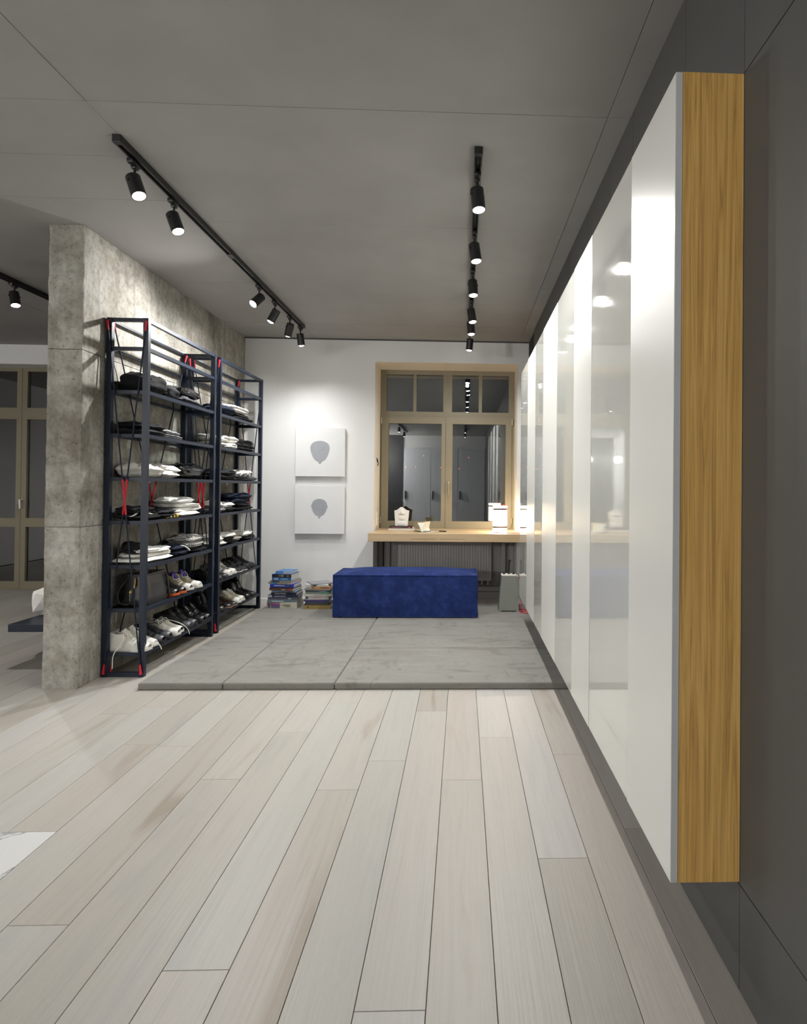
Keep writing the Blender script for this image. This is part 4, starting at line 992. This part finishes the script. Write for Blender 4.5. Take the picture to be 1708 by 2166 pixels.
def stack(rows, x, y):
    z = MT + 0.0003
    for r in rows:
        dx, dy, w, d, t, rz = r['g']
        book(r['label'], x + dx, y + dy, z, w, d, t, r['c'], rz, r.get('text'), r.get('ink'), r.get('ts'), r.get('bands', ()), r.get('flip', False), tx=r.get('tx', 0), group='books in the stack by the shelves' if x < -1.6 else 'books in the stack by the ottoman')
        z += t + 0.0004
stack([
 dict(g=(0.00, 0.00, 0.300, 0.24, 0.058, -0.05), c=(0.56, 0.53, 0.42), label='thick cream book with a purple and grey spine block, bottom of the taller stack', text='1000x', flip=True, ink=M_DARKINK, ts=0.034, tx=0.18,
      bands=((-0.46, -0.06, 0.02, 0.36, (0.12, 0.13, 0.18)), (-0.46, -0.06, 0.36, 0.70, (0.16, 0.07, 0.28)), (-0.46, -0.06, 0.70, 0.92, (0.50, 0.16, 0.20)), (-0.38, -0.32, 0.0, 1.0, (0.58, 0.55, 0.45)))),
 dict(g=(-0.005, 0.0, 0.290, 0.24, 0.026, 0.03), c=(0.13, 0.17, 0.20), label='slate book with a pale wave on its spine low in the taller stack', bands=((-0.35, 0.05, 0.2, 0.7, (0.35, 0.45, 0.52)),)),
 dict(g=(0.0, 0.0, 0.285, 0.22, 0.020, -0.02), c=(0.07, 0.08, 0.10), label='charcoal book with small white marks, third from bottom of the taller stack', bands=((0.2, 0.3, 0.3, 0.7, (0.6, 0.6, 0.6)),)),
 dict(g=(0.0, 0.005, 0.296, 0.22, 0.024, 0.0), c=(0.02, 0.028, 0.10), label='dark navy book under the atlas in the taller stack', bands=((-0.5, -0.36, 0.1, 0.95, (0.45, 0.46, 0.48)), (-0.28, 0.08, 0.35, 0.6, (0.5, 0.5, 0.6)))),
 dict(g=(0.015, 0.0, 0.250, 0.22, 0.025, -0.04), c=(0.008, 0.012, 0.018), label='black atlas with white spine lettering in the taller stack', text='ATLAS of OFFICE', ts=0.015, tx=-0.14),
 dict(g=(0.01, 0.0, 0.235, 0.21, 0.018, -0.06), c=(0.16, 0.27, 0.42), label='light blue book resting on the black atlas', bands=((0.15, 0.45, 0.1, 0.7, (0.10, 0.20, 0.30)),)),
 dict(g=(0.0, 0.0, 0.240, 0.23, 0.020, -0.16), c=(0.16, 0.06, 0.035), label='rust brown book in the middle of the taller stack', bands=((0.35, 0.48, 0.1, 0.9, (0.5, 0.08, 0.05)), (0.02, 0.2, 0.3, 0.7, (0.5, 0.42, 0.3)))),
 dict(g=(0.0, 0.0, 0.238, 0.22, 0.012, -0.10), c=(0.04, 0.035, 0.035), label='thin black book under the bright blue book'),
 dict(g=(0.0, 0.0, 0.240, 0.22, 0.030, -0.08), c=(0.02, 0.05, 0.42), label='bright blue book with a white title in the taller stack', bands=((-0.32, 0.12, 0.40, 0.68, (0.6, 0.62, 0.7)), (0.14, 0.34, 0.35, 0.6, (0.15, 0.2, 0.6)))),
 dict(g=(-0.01, 0.01, 0.240, 0.24, 0.018, -0.22), c=(0.40, 0.36, 0.28), label='cream book with a sky blue spine patch in the taller stack', bands=((-0.28, -0.08, 0.1, 0.95, (0.04, 0.30, 0.60)), (0.28, 0.34, 0.1, 0.8, (0.04, 0.25, 0.5)))),
 dict(g=(0.0, 0.005, 0.220, 0.24, 0.016, -0.20), c=(0.30, 0.25, 0.20), label='tan book just below the thick blue book', bands=((-0.40, -0.05, 0.2, 0.9, (0.06, 0.05, 0.05)),)),
 dict(g=(0.0, 0.0, 0.195, 0.22, 0.064, -0.12), c=(0.02, 0.13, 0.36), label='thick blue book with large white numerals near the top of the taller stack', text='1000', ts=0.026, tx=-0.30,
      bands=((-0.5, 0.5, 0.50, 1.0, (0.03, 0.025, 0.03)), (-0.5, -0.34, 0.50, 1.0, (0.03, 0.03, 0.16)), (-0.16, 0.10, 0.62, 0.90, (0.45, 0.40, 0.32)), (0.28, 0.40, 0.6, 0.85, (0.5, 0.5, 0.5)), (-0.04, 0.34, 0.20, 0.32, (0.35, 0.5, 0.65)))),
 dict(g=(0.01, 0.0, 0.150, 0.19, 0.026, -0.14), c=(0.06, 0.20, 0.50), label='small blue paperback on top of the taller stack', bands=((-0.4, 0.0, 0.1, 0.5, (0.2, 0.4, 0.7)), (0.02, 0.5, 0.0, 1.0, (0.45, 0.47, 0.5)))),
], -1.765, 6.50)
# fix lettering height of the 1000 book: it sits in the lower half of the spine
for o in bpy.data.objects:
    if o.name.startswith('spine_lettering') and o.parent and o.parent.parent and 'large white numerals' in o.parent.parent['label']: o.location.z = 0.016
stack([
 dict(g=(0.0, 0.0, 0.265, 0.22, 0.036, 0.06), c=(0.30, 0.22, 0.06), label='mustard yellow book at the bottom of the shorter stack', bands=((-0.36, -0.3, 0.3, 0.7, (0.05, 0.04, 0.02)),)),
 dict(g=(0.0, 0.0, 0.245, 0.21, 0.014, 0.04), c=(0.05, 0.022, 0.02), label='thin dark maroon book on the mustard book'),
 dict(g=(0.0, 0.0, 0.225, 0.21, 0.024, 0.02), c=(0.04, 0.06, 0.10), label='dark teal blue book in the shorter stack'),
 dict(g=(-0.005, 0.0, 0.245, 0.22, 0.017, 0.03), c=(0.05, 0.03, 0.16), label='violet book in the shorter stack'),
 dict(g=(0.0, 0.0, 0.225, 0.22, 0.034, 0.05), c=(0.52, 0.50, 0.46), label='white book with a red spine print in the shorter stack', bands=((-0.15, 0.2, 0.4, 0.75, (0.5, 0.30, 0.28)), (-0.5, -0.38, 0.2, 0.95, (0.06, 0.06, 0.08)))),
 dict(g=(0.005, 0.0, 0.265, 0.23, 0.020, 0.04), c=(0.55, 0.54, 0.48), label='ivory book in the middle of the shorter stack', bands=((-0.1, 0.2, 0.4, 0.6, (0.15, 0.15, 0.15)),)),
 dict(g=(0.01, 0.0, 0.235, 0.23, 0.018, 0.0), c=(0.10, 0.28, 0.16), label='green book in the shorter stack', bands=((-0.5, 0.15, 0.1, 0.9, (0.20, 0.21, 0.20)),)),
 dict(g=(0.005, 0.0, 0.225, 0.22, 0.018, -0.02), c=(0.035, 0.04, 0.05), label='black book below the grey magazine in the shorter stack', bands=((0.1, 0.4, 0.4, 0.6, (0.4, 0.4, 0.4)),)),
 dict(g=(0.0, 0.0, 0.250, 0.22, 0.012, 0.03), c=(0.26, 0.25, 0.24), label='grey magazine in the upper part of the shorter stack'),
 dict(g=(0.01, 0.0, 0.215, 0.22, 0.022, 0.08), c=(0.50, 0.19, 0.03), label='orange book in the upper part of the shorter stack', bands=((-0.5, -0.3, 0.0, 1.0, (0.35, 0.34, 0.33)), (-0.2, 0.05, 0.3, 0.7, (0.6, 0.35, 0.15)))),
 dict(g=(0.0, 0.0, 0.225, 0.22, 0.022, -0.02), c=(0.55, 0.55, 0.52), label='white book under the grey brochure on the shorter stack', bands=((-0.15, 0.0, 0.2, 0.8, (0.08, 0.08, 0.08)),)),
 dict(g=(0.01, 0.0, 0.215, 0.20, 0.007, 0.50), c=(0.24, 0.245, 0.26), label='thin grey brochure turned askew on top of the shorter stack'),
], -1.425, 6.46)

# ================================================================== THINGS ON THE DESK
DZ = 0.7832
book('white book under a black book on the desk', -0.665, 7.10, DZ, 0.285, 0.17, 0.018, (0.62, 0.60, 0.55), 0.02, group='books on the desk')
book('black book with a red dot on the white book on the desk', -0.668, 7.11, DZ + 0.0184, 0.255, 0.17, 0.022, (0.03, 0.015, 0.015), -0.04, bands=((0.34, 0.41, 0.15, 0.75, (0.7, 0.08, 0.06)), (-0.4, 0.0, 0.4, 0.55, (0.3, 0.06, 0.05))), group='books on the desk')
pb = thing('plaster_relief', 'white plaster relief tablet of a nose and lips standing on books', 'sculpture', (-0.672, 7.13, DZ + 0.0408))
outl = [(-0.068, 0), (0.066, 0), (0.082, 0.168), (0.060, 0.172), (0.036, 0.186), (0.018, 0.203), (0.0, 0.208), (-0.018, 0.203), (-0.036, 0.186), (-0.060, 0.172), (-0.082, 0.168)]
TILT = Matrix.Rotation(-0.10, 4, 'X')
MB().prism(outl, -0.018, 0.018, TILT @ Matrix.Rotation(PI / 2, 4, 'X')).build('tablet', M_PLASTER, pb)
def blob(name, cx_, cz_, rx, rz_, ry, sq=1.0):
    m = MB(); rings = []
    for j in range(9):
        a = PI / 2 * j / 8
        rings.append([(cx_ + rx * math.cos(a) * math.cos(2 * PI * i / 24), -0.016 - ry * math.sin(a), cz_ + rz_ * math.cos(a) * math.sin(2 * PI * i / 24) * (1 if math.sin(2 * PI * i / 24) < 0 else sq)) for i in range(24)])
    m.ring_loft(rings); m.v = [tuple(TILT @ Vector(v)) for v in m.v]
    m.build(name, M_PLASTER, pb, True)
blob('nose', 0.0, 0.138, 0.022, 0.018, 0.026, 2.6); blob('nostril_wing', -0.023, 0.134, 0.013, 0.012, 0.012); blob('nostril_wing', 0.023, 0.134, 0.013, 0.012, 0.012)
blob('upper_lip', 0.0, 0.091, 0.046, 0.009, 0.010, 1.2); blob('lower_lip', 0.0, 0.073, 0.036, 0.011, 0.012); blob('chin', 0.0, 0.028, 0.054, 0.030, 0.008); blob('philtrum', 0, 0.112, 0.040, 0.014, 0.004)

nbk = thing('notebook', 'open cream notebook with pages standing up on the desk', 'notebook', (-0.40, 6.76, DZ), -0.85)
MB().box(-0.115, 0.075, -0.055, 0.075, 0, 0.003).build('cover', M_LEATHER, nbk)
def leaf_sheet(name, pts, y0, y1, th=0.0016, skew=0.0):
    rings = []
    for x, z in pts:
        rings.append([(x - skew * 0, y0, z), (x + skew, y1, z), (x + skew + th * .3, y1, z + th), (x + th * .3, y0, z + th)])
    return MB().ring_loft(rings).build(name, M_PAPER, nbk, True)
leaf_sheet('page_block', [(-0.112, 0.006), (-0.085, 0.015), (-0.04, 0.017), (0.0, 0.010), (0.02, 0.006)], -0.052, 0.070, 0.004)
leaf_sheet('page_block', [(0.02, 0.006), (0.04, 0.004), (0.075, 0.0035), (0.14, 0.002)], -0.05, 0.068, 0.002)
leaf_sheet('standing_page', [(0.02, 0.008), (0.0, 0.035), (-0.022, 0.065), (-0.05, 0.095)], -0.05, 0.068, 0.001)
leaf_sheet('standing_page', [(0.022, 0.008), (0.026, 0.04), (0.034, 0.075), (0.045, 0.108)], -0.03, 0.07, 0.001, -0.03)
MB().tube([(0.03, -0.03, 0.010), (0.09, 0.02, 0.012)], 0.004, 8).build('pencil', M_BLACK, nbk, True)
pen = thing('pen', 'small black pen lying on the desk right of the notebook', 'pen', (-0.205, 6.80, DZ + 0.006), -0.5)
MB().tube([(-0.042, 0, 0), (0.030, 0, 0)], 0.0058, 10).build('barrel', M_BLACK, pen, True)
MB().tube([(0.030, 0, 0), (0.046, 0, 0)], 0.0048, 10).build('cap', M_LEATHER, pen, True)
MB().tube([(-0.042, 0, 0), (-0.05, 0, 0)], lambda u: 0.005 - 0.003 * u, 8).build('tip', M_CHROME, pen, True)

# ---- paper lantern
lamp = thing('paper_lantern', 'glowing cylindrical paper lantern with two dark straps on the desk', 'lamp', (0.405, 6.82, DZ))
MB().lathe([(0.073, 0.002), (0.0745, 0.004), (0.0745, 0.278), (0.073, 0.280)], 40, caps=False).build('shade', M_SHADE, lamp, True)
MB().lathe([(0.0, 0.0), (0.070, 0.0), (0.070, 0.004), (0.0, 0.004)], 24, caps=False).build('base', M_PAPER, lamp)
cap = MB().lathe([(0.0, 0.274), (0.072, 0.274), (0.072, 0.277), (0.0, 0.277)], 24, caps=False).build('top_disc', M_PAPER, lamp)
for z in (0.055, 0.247):
    MB().lathe([(0.0748, z - 0.009), (0.0775, z - 0.009), (0.0775, z + 0.009), (0.0748, z + 0.009)], 40, caps=False).build('strap', simple('dark strap', (0.05, 0.035, 0.02), 0.7), lamp, True)
MB().tube([(0.02, -0.02, 0.277), (0.04, -0.04, 0.30), (0.055, -0.058, 0.27), (0.058, -0.0515, 0.19), (0.050, -0.0600, 0.12), (0.030, -0.0760, 0.06), (-0.005, -0.084, 0.016), (-0.05, -0.082, 0.004), (-0.075, -0.095, 0.004)], 0.0028, 6, smooth=6).build('twisted_cord', M_RED, lamp, True)
MB().tube([(-0.075, -0.095, 0.004), (-0.03, -0.10, 0.03), (0.02, -0.092, 0.036), (0.05, -0.096, 0.02), (0.045, -0.105, 0.003), (0.0, -0.11, 0.003), (-0.05, -0.10, 0.003)], 0.0026, 6, smooth=6).build('twisted_cord', M_RED, lamp, True)

# ---- tapered power stand
tw = thing('power_stand', 'grey tapered metal power stand with a black rod beside the cabinet', 'stand', (0.465, 6.32, MT))
def frustum(x0, y0, z0, x1, y1, z1):
    return [(-x0, -y0, z0), (x0, -y0, z0), (x0, y0, z0), (-x0, y0, z0), (-x1, -y1, z1), (x1, -y1, z1), (x1, y1, z1), (-x1, y1, z1)]
FB = [(0, 3, 2, 1), (4, 5, 6, 7), (0, 1, 5, 4), (1, 2, 6, 5), (2, 3, 7, 6), (3, 0, 4, 7)]
MB().add(frustum(0.100, 0.09, 0.012, 0.070, 0.06, 0.345), FB).build('body', M_TOWER, tw)
for sx in (-1, 1):
    for sy in (-1, 1):
        MB().box(sx * 0.085 - 0.016, sx * 0.085 + 0.016, sy * 0.075 - 0.016, sy * 0.075 + 0.016, 0, 0.013).build('foot', M_TOWER, tw)
MB().box(-0.073, 0.073, -0.063, 0.063, 0.345, 0.356).build('socket_plate', M_SOLEW if False else M_PAPER, tw)
for x in (-0.045, 0.05):
    MB().rbox(x - 0.012, x + 0.012, -0.012, 0.012, 0.356, 0.372, 0.004, 2).build('plug', M_BLACK, tw, True)
rod_ = MB().tube([(0.002, 0.01, 0.35), (0.006, 0.01, 0.49)], 0.0095, 10).build('black_rod', M_BLACK, tw, True)
MB().rbox(-0.004, 0.024, 0.0, 0.02, 0.480, 0.500, 0.006, 2).build('rod_tip', M_BLACK, rod_, True)
MB().rbox(0.075, 0.095, -0.03, -0.01, 0.325, 0.35, 0.006, 2).build('white_plug', M_PAPER, tw, True)

def cord(label, pts, r=0.0035):
    t = thing('extension_lead', label, 'cable', (0, 0, 0), group='red extension leads')
    MB().tube(pts, r, 6, smooth=7).build('cable', M_RED, t, True)
    return t
cord('red cord running over the desk edge down to the power stand', [(0.33, 6.725, DZ + 0.0040), (0.45, 6.66, DZ + 0.0040), (0.55, 6.62, DZ + 0.0040), (0.592, 6.60, DZ + 0.002), (0.603, 6.58, 0.72), (0.606, 6.56, 0.55), (0.61, 6.50, 0.35), (0.615, 6.44, 0.20), (0.60, 6.34, 0.10), (0.60, 6.28, MT + 0.004), (0.575, 6.21, MT + 0.004), (0.60, 6.17, MT + 0.004)])
cord('tangled red cord lying on the mat between power stand and cabinet', [(0.56, 6.31, 0.38), (0.585, 6.31, 0.33), (0.60, 6.36, 0.20), (0.575, 6.30, 0.08), (0.575, 6.20, MT + 0.004), (0.62, 6.14, MT + 0.004), (0.665, 6.16, MT + 0.004), (0.66, 6.24, MT + 0.006), (0.61, 6.30, MT + 0.014), (0.60, 6.22, MT + 0.012), (0.64, 6.18, MT + 0.012), (0.675, 6.24, MT + 0.006), (0.62, 6.34, MT + 0.008)])
cord('red cord lying on the floor behind the ottoman', [(0.10, 6.70, 0.006), (0.18, 6.69, 0.006), (0.28, 6.66, 0.006), (0.37, 6.645, 0.006), (0.45, 6.68, 0.006)], 0.005)

# ---- small wall fittings
hk = thing('wall_hook', 'small black wire hook on the left window reveal', 'hook', (-0.9515, 7.12, 1.54))
MB().tube([(0.001, -0.05, 0.03), (0.012, -0.02, 0.012), (0.010, 0.0, 0.0), (0.014, 0.012, -0.03), (0.008, 0.0, -0.05)], 0.005, 6, smooth=5).build('wire', M_BLACK, hk, True)
MB().box(-0.0002, 0.004, -0.012, 0.012, -0.015, 0.015).build('plate', M_BLACK, hk)
sk = thing('wall_socket', 'cream light switch plate on the left window reveal', 'socket', (-0.9515, 7.14, 0.90))
MB().rbox(-0.0005, 0.010, -0.045, 0.045, -0.08, 0.08, 0.003, 2).build('plate', M_REVEAL, sk)
for z in (-0.04, 0.04): MB().rbox(0.009, 0.014, -0.028, 0.028, z - 0.03, z + 0.03, 0.002, 2).build('rocker', M_PAPER, sk)

# ================================================================== LEFT ROOM
bench = thing('low_bench', 'dark navy low bench slab fixed behind the concrete wall', 'bench', (-2.83, 4.5, 0))
MB().rbox(-0.27, 0.272, 0, 1.3, 0.234, 0.286, 0.003, 2).build('slab', M_NAVY, bench)
MB().box(0.05, 0.255, 0.12, 1.18, 0.0, 0.234).build('plinth', M_NAVY, bench)
sc = thing('paper_sculpture', 'white faceted crumpled sculpture standing on the navy bench', 'sculpture', (-3.075, 4.87, 0.286))
import bmesh
bm = bmesh.new(); bmesh.ops.create_icosphere(bm, subdivisions=2, radius=0.10)
for v in bm.verts:
    k = 1 + 0.42 * noise.noise(v.co * 17 + Vector((3.1, 0.4, 1.9)))
    v.co = Vector((v.co.x * k, v.co.y * k * 0.9, v.co.z * k * 1.15 + 0.095))
    if v.co.z < 0.0: v.co.z = 0.0
    if v.co.z < 0.05: v.co.x *= 1.15
me = bpy.data.meshes.new('crumpled_body'); bm.to_mesh(me); bm.free(); me.materials.append(M_PLASTER)
b_ = obj('crumpled_body', me, sc)
zmin = min(v.co.z for v in me.vertices); b_.location.z = -zmin
